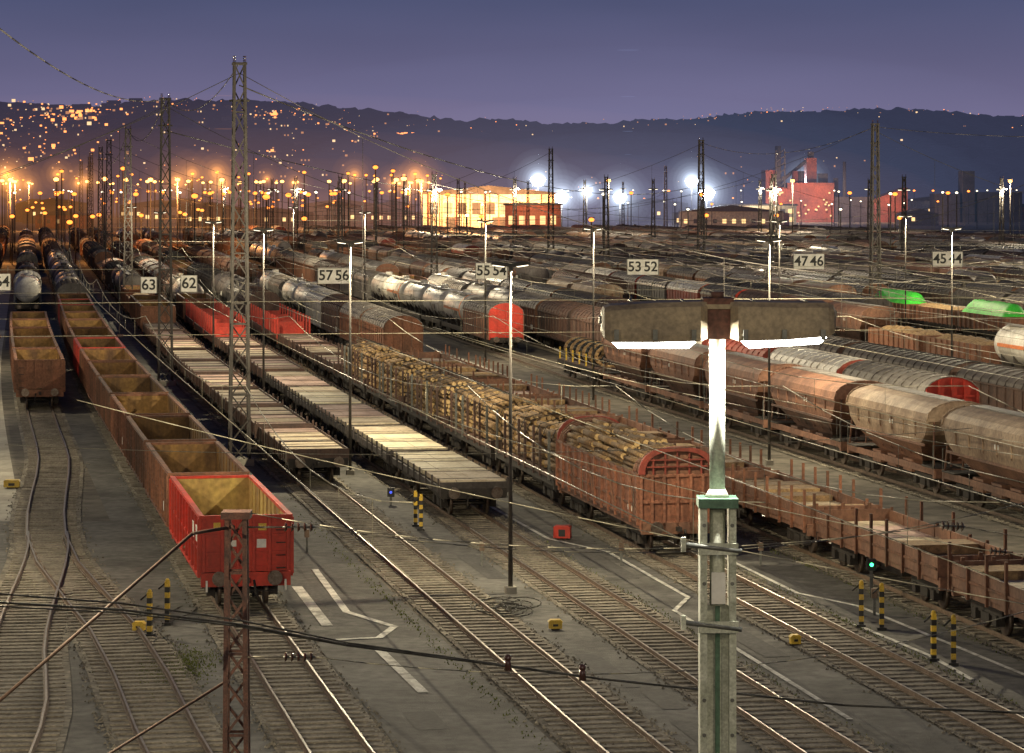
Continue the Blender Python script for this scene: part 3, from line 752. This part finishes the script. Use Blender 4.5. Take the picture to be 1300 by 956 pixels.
fo=farlamp('e_orange',12.2,.55); fo2=farlamp('e_orange',8.5,.45); fw=farlamp('e_white',12.5,.30); fo3=farlamp('e_amber',15,.48); fo4=farlamp('e_orange',17,.45); fw2=farlamp('e_white',9,.3)
for i in range(250):
    Y=random.uniform(420,1450); px=random.uniform(-60,560)
    X=(px-650)*Y/3680; inst(random.choice([fo,fo,fo2,fo2,fo3,fo4,fw]),'street_lamp',(X,Y,0))
for i in range(110):
    Y=random.uniform(420,1400); px=random.uniform(560,1420)
    X=(px-650)*Y/3680; inst(random.choice([fw,fw2,fo2,fw,fo]),'street_lamp',(X,Y,0))

# lamp glow and haze put in as nested emission-only volumes, no scattering
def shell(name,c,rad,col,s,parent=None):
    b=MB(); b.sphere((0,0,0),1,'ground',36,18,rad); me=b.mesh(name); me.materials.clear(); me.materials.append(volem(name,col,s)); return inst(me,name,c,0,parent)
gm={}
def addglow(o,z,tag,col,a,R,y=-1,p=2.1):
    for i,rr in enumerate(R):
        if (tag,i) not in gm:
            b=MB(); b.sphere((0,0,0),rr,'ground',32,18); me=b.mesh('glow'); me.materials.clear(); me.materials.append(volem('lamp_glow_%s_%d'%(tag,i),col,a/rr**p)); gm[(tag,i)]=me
        inst(gm[(tag,i)],'emissive_halo',(0,y-.01*i,z),0,o)  # self-lit shells imitate the halo around a lamp
OR=(1.3,2.0,3.0,4.4,6.4)
for X,Y in ((-90,520),(-60,520),(-120,700),(-70,700),(-20,640),(-150,900),(-90,900),(-30,850),(20,600),(60,620),(110,640)):
    o=inst(fo3,'street_lamp',(X,Y,0)); plight('sodium_light',(0,-1,14),26000 if X<0 else 10000,(1,.42,.12) if X<0 else (1,.8,.55),.4,o)
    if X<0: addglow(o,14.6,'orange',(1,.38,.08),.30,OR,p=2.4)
for i in range(14):
    Y=random.uniform(620,1200); px=random.choice([10,75,105,240,270,340,375,450,500,530])+random.uniform(-10,10); X=(px-650)*Y/3680
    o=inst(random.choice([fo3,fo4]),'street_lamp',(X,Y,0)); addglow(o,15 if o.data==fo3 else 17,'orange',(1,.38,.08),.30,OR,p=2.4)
def flood(px,py,Y,sz=1.2,big=True):
    X=(px-650)*Y/3680; z=13.6+(238-py)*Y/3680
    mb=MB(); mb.cyl((0,0,0),(0,0,z+.5),.22,'mast',6); mb.box(-1.6,1.6,-.15,.15,z+.9,z+1.2,'mast')
    for i in range(3): mb.sphere(((i-1)*sz*.75,-.6,z),sz*.62,'e_flood',12,7,(1,.5,1)) 
    for s in (-1,1): mb.sphere((s*sz*.4,-.6,z-sz*.6),sz*.6,'e_flood',12,7,(1,.5,1))
    o=mb.obj('floodlight_mast',(X,Y,0))
    plight('flood_light',(0,-3,z),16000,(.85,.92,1),.5,o)
    R=(1.8,2.3,2.9,3.6,4.5,5.6,7,8.7,10.8) if big else (1.8,2.3,2.9,3.6,4.5,5.6)
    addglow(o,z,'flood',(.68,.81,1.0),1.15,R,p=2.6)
for px,py,Y,s in ((683,228,1000,1.9),(713,250,900,1.6),(745,243,980,1.1),(787,250,950,1.6),(878,230,1050,1.7),(897,245,930,1.9),(1021,230,1150,1.9)): flood(px,py,Y,s,px!=745)
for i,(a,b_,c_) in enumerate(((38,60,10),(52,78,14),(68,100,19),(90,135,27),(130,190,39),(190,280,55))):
    shell('yard_glow_volume',(40,1000,6),(a,b_,c_),(.42,.58,1.0),.030/(2*b_))  # emission volume imitates bluish floodlight haze
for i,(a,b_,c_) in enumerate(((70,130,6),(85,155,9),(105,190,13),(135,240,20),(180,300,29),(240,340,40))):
    shell('yard_glow_volume',(-95,960,4),(a,b_,c_),(1.0,.38,.10),.038/(2*b_))  # emission volume imitates orange sodium haze
def glowbox(name,x0,x1,y0,y1,z1,c,s):
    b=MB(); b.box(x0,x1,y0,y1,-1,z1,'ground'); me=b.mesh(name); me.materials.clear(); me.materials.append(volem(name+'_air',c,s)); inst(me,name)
glowbox('haze_glow_volume',-3000,3000,1300,1690,200,(.50,.52,1.0),.00013)  # added emission imitates bluish distance haze over the hills

# ------------------------------------------------------------------ buildings
mb=MB(); 
mb.box(-27,13,0,45,0,11.5,'wallor'); mb.prism([(-28,11.52),(14,11.52),(14,12.0),(-7,14.2),(-28,12.0)],-.5,46,'roof')
for i in range(9):
    x=-25+i*4.3; mb.box(x,x+2.6,-.12,-.02,5.5,9,'e_win' if i%4==1 else 'roof'); mb.box(x-.7,x-.4,-.3,-.004,0,11.5,'brick')
for x in (-20,-6,6): mb.box(x,x+4,-.2,-.05,0,4.6,'dkbuild')
hall=mb.obj('engine_shed',(0,880,0))
for x in (-22,-8,5): plight('shed_light',(x,-10,9),30000,(1,.50,.19),.3,hall)
mb=MB(); mb.box(0,16,0,20,0,8.5,'brick'); mb.prism([(-.5,8.52),(16.5,8.52),(16.5,9),(-.5,9)],-.5,20.5,'roof')
for i in range(5): mb.box(1+i*3,2.6+i*3,-.1,-.02,3,5.5,'e_win')
o=mb.obj('brick_house',(-2,830,0)); plight('house_light',(8,-7,7),5000,(1,.6,.3),.3,o)
mb=MB(); mb.box(0,28,0,20,0,7,'wallor'); mb.box(-.5,28.5,-.5,20.5,7.01,7.6,'roof')
for i in range(9):
    for z in (1.2,4.2): mb.box(1+i*3,2.9+i*3,-.1,-.02,z,z+1.6,'e_win' if (i*z)%3<2 else 'dkbuild')
o=mb.obj('office_building',(75,1050,0)); plight('office_light',(14,-9,7),7000,(1,.8,.5),.3,o)
mb=MB(); Yp=1130; sc=Yp/3680
def bx(px0,px1,y0,k,dy=0,dep=20):
    mb.box((px0-650)*sc,(px1-650)*sc,dy,dy+dep,0,13.6+(238-y0)*sc,k)
bx(972,984,216,'brick'); bx(984.3,999.7,238,'brick',1); bx(1000,1060,232,'brick',2,30); bx(1028,1041,200,'brick',12,10); bx(1044,1056,220,'dkbuild',14,8)
bx(1060.3,1110,250,'dkbuild',3); bx(1225,1240,217,'dkbuild',5,12); bx(1243,1300,244,'dkbuild',4,20); bx(1190,1222,246,'dkbuild',6,15); bx(1031,1038,192,'dkbuild',14,4)
for px,top,r in ((990,185,1.5),(1012,217,1.6),(1020,217,1.6),(1075,205,.8),(1064,226,1.2)):
    x=(px-650)*sc; z=13.6+(238-top)*sc; mb.cyl((x,8,0),(x,8,z),r,'dkbuild' if px!=1012 else 'brick',12,r2=r*.8)
for px in (985,996): mb.beam(((px-650)*sc,-1,13),((px-650)*sc,-1,28),.5,'mast')
for j in range(6): mb.beam(((985-650)*sc,-1,13+j*2.6),((996-650)*sc,-1,15.6+j*2.6),.35,'mast')
x0=(1110-650)*sc; mb.prism([(x0,0),(x0+13,0),(x0+13,13.6),(x0,9)],0,20,'brick')
for i in range(30):
    x=random.uniform((975-650)*sc,(1058-650)*sc); z=random.uniform(2,12); mb.box(x,x+.7,-.35,-.1,z,z+.6,'e_win')
mb.beam(((985-650)*sc,6,14),((1028-650)*sc,14,24),1.2,'dkbuild')
pl=mb.obj('industrial_plant',(0,Yp,0)); plight('plant_light',(118,-20,12),26000,(1,.7,.5),.4,pl); plight('plant_light',(102,-14,8),9000,(1,.5,.25),.4,pl); plight('plant_light',(148,-14,8),8000,(1,.5,.25),.4,pl)
for i in range(30):
    Y=random.uniform(900,1280); px=random.uniform(-50,1400); X=(px-650)*Y/3680; w=random.uniform(12,34); h=random.uniform(4,8)
    if 500<px<740 or 940<px<1120: continue
    mb=MB(); mb.box(0,w,0,14,0,h,random.choice(['dkbuild','brick','wallor','dkbuild'])); mb.prism([(-.4,h+.02),(w+.4,h+.02),(w*.5,h+2.0)],-.4,14.4,'roof')
    for q in range(int(w/3)):
        mb.box(.8+q*3,2+q*3,-.1,-.02,h*.4,h*.4+1.3,'e_win' if random.random()<.45 else 'dkbuild')
    mb.obj('warehouse',(X,Y,0))

# ------------------------------------------------------------------ hills
sil=[(-2500,170),(-900,150),(-300,140),(0,133),(60,130),(110,134),(200,141),(260,133),(330,128),(400,136),(450,142),(520,149),(600,153),(640,151),(700,155),(760,152),(830,146),(900,142),(960,137),(1030,141),(1100,139),(1150,143),(1220,148),(1300,152),(1700,160),(3500,175)]
def silh(px):
    for (a,va),(b,vb) in zip(sil,sil[1:]):
        if a<=px<=b: return va+(vb-va)*(px-a)/(b-a)
    return 170
Yr=4000
def hz(X,Y):
    px=650+3680*X/Yr; top=13.6+(238-silh(px))*Yr/3680-4
    t=(Y-1700)/(Yr-1700)
    if t<=0: return -2
    if t<=1: s=(1-(1-t)**1.7)*.55+.45*t*t*(3-2*t)
    else: s=1-(t-1)*.5
    n=noise.noise(Vector((X/420,Y/420,1.3)))*22*min(1,t*2.2)*(1-.75*min(1,max(0,t-.6)/.4)) + noise.noise(Vector((X/110,Y/140,4.3)))*7*min(1,t*3)
    return top*s+n-2
mb=MB(); xs=[-2400+6*i for i in range(801)]; ys=[1700+36*i for i in range(70)]
for Y in ys:
    for X in xs:
        z=hz(X,Y); 
        if Y>1720: z+=noise.noise(Vector((X/16,Y/30,7)))*5.5+noise.noise(Vector((X/7,Y/9,3)))*3.5+random.uniform(-1.2,1.2)
        mb.v.append((X+random.uniform(-2,2),Y,z))
nx=len(xs); hi=mb.mi('hill')
for j in range(len(ys)-1):
    for i in range(nx-1):
        a=j*nx+i; mb.f.append([a,a+1,a+nx+1,a+nx]); mb.m.append(hi); mb.sm.append(False)
mb.obj('wooded_hills')
mb=MB(); hb=MB()
def tl(X,Y,big=1.0,k=None):
    z=hz(X,Y)+6; s=(.28+.75*random.random()**2.2)*big
    mb.box(X-s,X+s,Y-8,Y-7,z-s*.8,z+s*.8,k or random.choice(['e_town','e_town2','e_town3','e_town3']))
def house(X,Y):
    z=hz(X,Y)-1; w=random.uniform(4,7); h=random.uniform(3.5,5)
    hb.box(X-w,X+w,Y-6,Y+6,z-3,z+h,'housew')
    n=len(hb.v); hb.v+=[(X-w-1,Y-7,z+h),(X+w+1,Y-7,z+h),(X+w+1,Y+7,z+h),(X-w-1,Y+7,z+h),(X-w-1,Y,z+h+3),(X+w+1,Y,z+h+3)]
    for q in ((0,1,5,4),(2,3,4,5),(0,4,3),(1,2,5)): hb.face([n+i for i in q],'roof')
    for i in range(3):
        if random.random()<.4:
            x=X-w+2+i*3; hb.box(x,x+1.2,Y-6.2,Y-6.02,z+1.5,z+2.9,'e_town3' if random.random()<.7 else 'e_town2')
def cluster(px,Yc,spx,sY,n,big=1,k=None,hs=.45):
    for i in range(n):
        Y=random.gauss(Yc,sY)
        if Y>3850 or Y<1850: Y=random.uniform(2200,3600) if Yc<3500 else random.uniform(3200,3750)
        X=(random.gauss(px,spx)-650)*Y/3680
        tl(X,Y,big*random.uniform(.6,1.3),k)
        if random.random()<hs and Y<3550: house(X+random.uniform(-15,15),Y+10)
cluster(70,3000,40,350,100,1.6); cluster(110,2900,25,90,30,2.0,'e_town'); cluster(30,2600,30,300,30); cluster(60,2500,30,150,20,1.8,'e_town'); cluster(50,2850,35,60,22,2.0,'e_town')
cluster(230,3200,80,350,40); cluster(400,2850,60,350,70,1.3); cluster(350,3100,20,100,16,1.8,'e_town'); cluster(490,2950,18,12,34,1.7,'e_town')
cluster(470,3200,60,250,26); cluster(600,3300,80,250,10,.9,hs=.2); cluster(860,3550,50,170,16,1,hs=.2); cluster(960,3600,50,150,24,1.1,hs=.2); cluster(1080,3550,50,170,18,1,hs=.2)
cluster(1220,3400,70,170,12,hs=.2); cluster(780,3400,100,250,8,.8,hs=.2); cluster(1150,3100,140,300,12,.9,hs=.2); cluster(300,2300,250,200,50,.9); cluster(1000,2300,250,200,8,.8); cluster(150,3000,120,400,50,.9)
mb.obj('town_lights'); hb.obj('hillside_houses')

# ------------------------------------------------------------------ signs
def sign(X,Y,z,txts):
    n=len(txts); w=1.15; mb=MB()
    mb.box(-w*n/2,w*n/2,-.03,.03,-.55,.55,'signw'); 
    for x in (-w*n/2,w*n/2-.05): mb.box(x,x+.05,-.036,.036,-.56,.56,'galv')
    for x in (-w*n/2+.2,w*n/2-.2): mb.cyl((x,0,.55),(x,0,1.1),.02,'galv',5)
    o=mb.obj('track_number_sign',(X,Y,z),0)
    for i,t in enumerate(txts):
        c=bpy.data.curves.new('digits','FONT'); c.body=t; c.size=1.0; c.align_x='CENTER'; c.align_y='CENTER'; c.extrude=.006; c.offset=.018
        c.materials.append(M['signk']); q=bpy.data.objects.new('digits',c); COL.objects.link(q); q.parent=o
        q.location=(-w*n/2+w*(i+.5),-.045,0); q.rotation_euler=(math.pi/2,0,0)
def sg(px,py,Y,t): sign((px-650)*Y/3680,Y,13.6-(py-238)*Y/3680,t)
sg(189,362,198,['63']); sg(240,360,196,['62']); sg(3,358,195,['64']); sg(424,350,203,['57','56']); sg(624,344,206,['55','54']); sg(816,339,209,['53','52']); sg(1027,332,213,['47','46']); sg(1203,329,216,['45','44'])

# ------------------------------------------------------------------ foreground lamp on its mast
mb=MB()
z0=12.46
mb.cyl((0,0,10.95),(0,0,z0-.1),.068,'lamppole',20)
for s in (-1,1):
    def sec(x,w,zb,zt): return [(x,-w,zb),(x,w,zb),(x,w*1.0,zb+.06),(x,w*.9,zt-.04),(x,w*.72,zt),(x,-w*.72,zt),(x,-w*.9,zt-.04),(x,-w,zb+.06)]
    tz=.0 if s<0 else .05
    rings=[sec(s*.10,.24,z0-.15,z0+.16),sec(s*.16,.31,z0-.17,z0+.165),sec(s*.55,.32,z0-.18+tz*.4,z0+.155),sec(s*.93,.31,z0-.18+tz,z0+.13+tz*.5),sec(s*.98,.28,z0-.15+tz,z0+.11+tz*.5),sec(s*1.0,.22,z0-.1+tz,z0+.07+tz*.5)]
    mb.loft(rings,'lampbody')
    mb.prism([(s*.2,z0-.181),(s*.92,z0-.181+tz*.8),(s*.86,z0-.235+tz*.8),(s*.26,z0-.235)],-.24,.24,'e_lens2')
    mb.box(s*1.0-.02,s*1.0+.02,-.1,.1,z0-.03+tz,z0+.03+tz,'galv')
    for x in (.3,.75): mb.box(s*x-.012,s*x+.012,-.2,.2,z0+.162,z0+.172,'galv')
    for x in (.22,.55,.88): mb.box(s*x-.02,s*x+.02,-.34,-.315,z0-.16,z0-.07,'galv')
mb.box(-.13,.13,-.18,.18,z0-.16,z0+.19,'mastred'); mb.box(-.17,.17,-.21,.21,z0+.10,z0+.14,'lampbody')
mb.cyl((0,0,z0+.19),(0,0,z0+.24),.06,'mastred',10)
mb.cyl((0,0,10.93),(0,0,11.0),.11,'lamppole',20,r2=.07); mb.box(-.17,.17,-.17,.17,10.85,10.93,'lampgreen'); mb.cyl((0,0,10.0),(0,0,10.85),.066,'lamppole',16)
for s in (-1,1):
    mb.box(s*.125-.03,s*.125+.03,-.13,.13,0,10.85,'lamppole')
mb.box(-.095,.095,-.02,-.01,0,10.0,'lamppole'); mb.box(-.02,.02,-.05,-.021,0,10.0,'lampgreen')
for z in (10.5,9.83,8.6,7.2,5.8,4.4):
    mb.box(-.17,.17,-.16,-.135,z-.05,z+.05,'lamppole'); mb.cyl((-.29,-.15,z+.04),(.2,-.15,z-.02),.022,'galv',8); mb.box(-.32,-.28,-.18,-.12,z-.02,z+.10,'lamppole')
mb.box(-.06,.06,-.16,-.14,10.03,10.3,'signw')
for z in (10.7,10.2,9.2,8.9): 
    for s in (-1,1): mb.cyl((s*.12,-.14,z),(s*.12,-.12,z),.018,'galv',6)
mb.box(-.35,.35,-.35,.35,0,.4,'concrete')
fl=mb.obj('street_lamp_mast',(1.77,25,0))
for s in (-1,1): plight('lamp_tube',(s*.45,-.12,z0-.32),360,(1,.96,.82),.05,fl)
def filllamp(X,Y,P):  # unseen lamps added as fill for the foreground lamp and near wagons
    m=MB(); m.cyl((0,0,11.5),(0,0,16.6),.07,'galv',10); m.prism([(-.5,16.6),(.5,16.6),(.4,16.8),(-.4,16.8)],-.15,.15,'lampgrey'); m.box(-.4,.4,-.12,.12,16.55,16.598,'e_lens')
    o=m.obj('fill_lamp',(X,Y,0)); plight('fill_light',(0,.2,16.3),P,(1,.84,.56),.15,o)
filllamp(8.5,13,1500); filllamp(-9,10,1700); filllamp(0,-4,3500)
m=MB(); m.box(-40,40,-7,-1.5,11.0,11.5,'concrete'); m.box(-40,40,-1.6,-1.5,11.5,12.6,'galv'); m.obj('footbridge')
m=MB(); m.box(7.8,9.2,-1.49,14,11.0,11.49,'concrete'); m.box(8.2,8.8,12,13.5,0,11.0,'concrete'); m.box(-9.7,-8.3,-1.49,11,11.0,11.49,'concrete'); m.box(-9.3,-8.7,9,10.5,0,11,'concrete'); m.obj('bridge_stair_landing')

# ------------------------------------------------------------------ near catenary support with insulators and cables
nm=lattice(7.9,.42,.30,'mastred',.05,False,.45); o=inst(nm,'steel_support_post',(-4.75,50,0))
def insulator(mb,p,q,n=5,r=.085):
    p=Vector(p);q=Vector(q)
    mb.cyl(p,q,.02,'galv',6)
    for i in range(n):
        a=p.lerp(q,(i+.3)/n); b=p.lerp(q,(i+.65)/n); mb.cyl(a,b,r,'insul',12,r2=r*.6)
mb=MB()
for z in (7.74,5.5):
    mb.wire([(-4.6,50,z),(-3.95,50,z)],.02); insulator(mb,(-3.95,50,z),(-3.4,50,z)); mb.wire(sagw((-3.4,50,z),(14,62,z+.1),1.1,20),.012)
mb.cyl((-8.6,48,5.0),(-5.4,49,7.75),.03,'tube',8); mb.cyl((-5.4,49,7.75),(-4.8,50,7.75),.03,'tube',8)
mb.wire([(-8,48,3.4),(-4.9,50,5.1)],.03,'tube')
insulator(mb,(7.1,48,8.0),(7.5,48,7.98)); insulator(mb,(7.95,48.3,7.55),(8.25,48.3,7.52),4,.07)
mb.wire(sagw((-4.6,50,8.0),(7.1,48,8.0),.5),.010); mb.wire(sagw((7.5,48,7.98),(14,47,7.6),.2),.010)
mb.wire(sagw((-3,70,8.5),(7.95,48.3,7.55),.3),.010); mb.wire(sagw((8.25,48.3,7.52),(14,42,7.2),.2),.010)
mb.wire(sagw((-9,60,9.2),(14,46,6.0),.3),.011); mb.wire(sagw((-3,110,8.3),(16,70,6.6),.5),.012); mb.wire(sagw((-2,120,8.0),(18,80,6.0),.5),.012); mb.wire(sagw((-14,80,6.5),(14,88,6.3),.5),.012)
mb.obj('overhead_line_insulators')
mb=MB()
for dz,r in ((0,.018),(.13,.014),(-.06,.012)):
    pts=[(-9,35,8.9+dz),(-6.2,35,8.59+dz*.8),(-4.7,35,8.50+dz*.6),(-3.33,35,8.33+dz*.4),(-2.0,35,8.08+dz*.2),(1.05,35,7.67),(4,35,7.35),(12,35,7.0)]
    sm=[]
    for a,b in zip(pts,pts[1:]):
        for i in range(4): sm.append(tuple(Vector(a).lerp(Vector(b),i/4)))
    mb.wire(sm+[pts[-1]],r,'cable')
for x,z in ((-.05,7.92),(.85,7.80)): 
    mb.cyl((x,35,z-.15),(x,35,z),.05,'insul',10,r2=.03); mb.sphere((x,35,z),.045,'insul')
mb.obj('overhead_cable')

# ------------------------------------------------------------------ small yard furniture
def striped(X,Y,H=1.35):
    mb=MB(); n=8
    for i in range(n): mb.box(-.07,.07,-.07,.07,H*i/n,H*(i+1)/n-.0005,'yellow' if i%2 else 'black')
    mb.cyl((-.07,0,H*.96),(-.28,0,H*.82),.03,'black',6); mb.sphere((0,0,H+.03),.07,'yellow',8,5); mb.box(-.14,.14,-.14,.14,0,.08,'black')
    mb.obj('striped_bollard',(X,Y,.02),random.uniform(-.2,.2))
for X,Y in ((-3.87,116.2),(-3.6,114.8),(10.8,89.6),(11.35,89),(12.1,83.2),(12.55,82.4),(-10.7,90),(-10.95,87.6)): striped(X,Y)
def gbox(X,Y,k,w=.4,h=.32):
    mb=MB(); mb.box(-w/2,w/2,-w*.35,w*.35,.05,h,k); mb.prism([(-w/2-.03,h),(w/2+.03,h),(w/2-.05,h+.07),(-w/2+.05,h+.07)],-w*.38,w*.38,k); mb.box(-w*.3,w*.3,-w*.2,w*.2,0,.05,'under')
    mb.box(-w*.2,w*.2,-w*.36,-w*.352,.12,h-.06,'black'); mb.obj('junction_box',(X,Y,.02),random.uniform(-.2,.3))
for X,Y,k,w,h in ((1.33,89,'yellow',.4,.25),(-22.6,131,'yellow',.7,.3),(-11.4,88.6,'yellow',.35,.25),(1.95,112,'red',.65,.45),(XT(-4.2,128),128,'yellow',.3,.25),(8.4,86,'yellow',.3,.25)): gbox(X,Y,k,w,h)
def dwarf(X,Y,k,h=.9):
    mb=MB(); mb.box(-.05,.05,-.05,.05,0,h,'galv'); mb.box(-.15,.15,-.1,.1,h,h+.38,'black'); mb.cyl((0,-.1,h+.2),(0,-.14,h+.2),.06,k,10); mb.prism([(-.10,h+.28),(.10,h+.28),(0,h+.33)],-.22,-.1,'black'); mb.obj('dwarf_signal',(X,Y,.02))
dwarf(11.9,96,'e_green'); dwarf(XT(.9,124),124,'e_blue',.35)
for X,Y in ((XT(6.2,104),104),(XT(11.5,92),92),(XT(-4.6,108),108),(XT(1.2,104),104),(XT(11.2,104),104)):
    mb=MB(); mb.box(-.04,.04,-.04,.04,0,.8,'galv'); mb.box(-.09,.09,-.06,.06,.55,.85,'rail'); mb.obj('marker_post',(X,Y,.02))
mb=MB(); r=random.Random(2)
for i in range(9):
    cx,cy,ra=r.uniform(-.5,.5),r.uniform(-1.2,1.2),r.uniform(.35,.8)
    mb.wire([(cx+ra*math.cos(t*.4)*1.1,cy+ra*math.sin(t*.4)*2.2,.05+.01*i) for t in range(17)],.022,'cable')
mb.obj('cable_coil',(-.2,93,.02))
mb=MB()
for q in range(3):
    mb.wire([(-.9+q*.5+.35*math.sin(t*.5+q),-4+t*.6,.04) for t in range(14)],.025,'cable')
mb.obj('cable_coil',(-10.6,90,.02))
mb=MB(); r=random.Random(4)
for cx,cy,n,sx,sy in ((-9.6,82.0,2500,.55,1.6),(XT(4.8,90),90,500,.15,12),(XT(-3.4,90),90,600,.12,14),(XT(10.2,88),88,500,.12,9),(XT(12.9,100),100,400,.15,14)):
    for i in range(n):
        y=cy+r.gauss(0,sy); x=cx+(B(y)-B(cy) if sy>3 else 0)+r.gauss(0,sx); h=r.uniform(.02,.08); a=r.uniform(0,6.28); w=.025
        mb.poly([(x-w*math.cos(a),y-w*math.sin(a),.015),(x+w*math.cos(a),y+w*math.sin(a),.015),(x+r.uniform(-.05,.05),y+r.uniform(-.05,.05),.015+h)],'moss')
mb.obj('weeds')

# ------------------------------------------------------------------ world (dusk sky)
w=bpy.data.worlds.new('World'); S.world=w; w.use_nodes=True; nt=w.node_tree; N=nt.nodes; L=nt.links; N.clear()
out=N.new('ShaderNodeOutputWorld'); bg=N.new('ShaderNodeBackground'); bg.inputs[1].default_value=1.0
sky=N.new('ShaderNodeTexSky'); sky.sky_type='NISHITA'; sky.sun_disc=False; sky.sun_elevation=math.radians(-3); sky.sun_rotation=math.radians(200)
tc=N.new('ShaderNodeTexCoord'); sp=N.new('ShaderNodeSeparateXYZ'); L.new(tc.outputs['Generated'],sp.inputs[0])
mr=N.new('ShaderNodeMapRange'); mr.inputs[1].default_value=0.0; mr.inputs[2].default_value=0.3; L.new(sp.outputs['Z'],mr.inputs[0])
cr=N.new('ShaderNodeValToRGB'); e=cr.color_ramp.elements
e[0].position=0; e[0].color=(.155,.130,.215,1); e[1].position=1; e[1].color=(.027,.038,.09,1)
x=e.new(.09); x.color=(.128,.112,.198,1); x=e.new(.22); x.color=(.050,.060,.122,1)
L.new(mr.outputs[0],cr.inputs[0])
nz=N.new('ShaderNodeTexNoise'); nz.inputs['Scale'].default_value=9; mp=N.new('ShaderNodeMapping'); mp.inputs['Scale'].default_value=(1,1,5)
L.new(tc.outputs['Generated'],mp.inputs[0]); L.new(mp.outputs[0],nz.inputs['Vector'])
m2=N.new('ShaderNodeMapRange'); m2.inputs[3].default_value=.84; m2.inputs[4].default_value=1.16; L.new(nz.outputs['Fac'],m2.inputs[0])
sc1=N.new('ShaderNodeVectorMath'); sc1.operation='SCALE'; L.new(cr.outputs[0],sc1.inputs[0]); L.new(m2.outputs[0],sc1.inputs['Scale'])
sc2=N.new('ShaderNodeVectorMath'); sc2.operation='SCALE'; sc2.inputs['Scale'].default_value=.05; L.new(sky.outputs[0],sc2.inputs[0])
ad=N.new('ShaderNodeVectorMath'); ad.operation='ADD'; L.new(sc1.outputs[0],ad.inputs[0]); L.new(sc2.outputs[0],ad.inputs[1])
L.new(ad.outputs[0],bg.inputs[0]); L.new(bg.outputs[0],out.inputs[0])

# ------------------------------------------------------------------ camera
cam=bpy.data.cameras.new('camera'); co=bpy.data.objects.new('camera',cam); COL.objects.link(co)
co.location=(0,0,13.6); co.rotation_euler=(math.pi/2,0,0)
cam.sensor_width=36; cam.lens=36*3680/1300; cam.shift_y=-240/1300; cam.clip_start=1; cam.clip_end=20000
S.camera=co
S.view_settings.view_transform='Standard'; S.view_settings.look='None'; S.view_settings.exposure=0
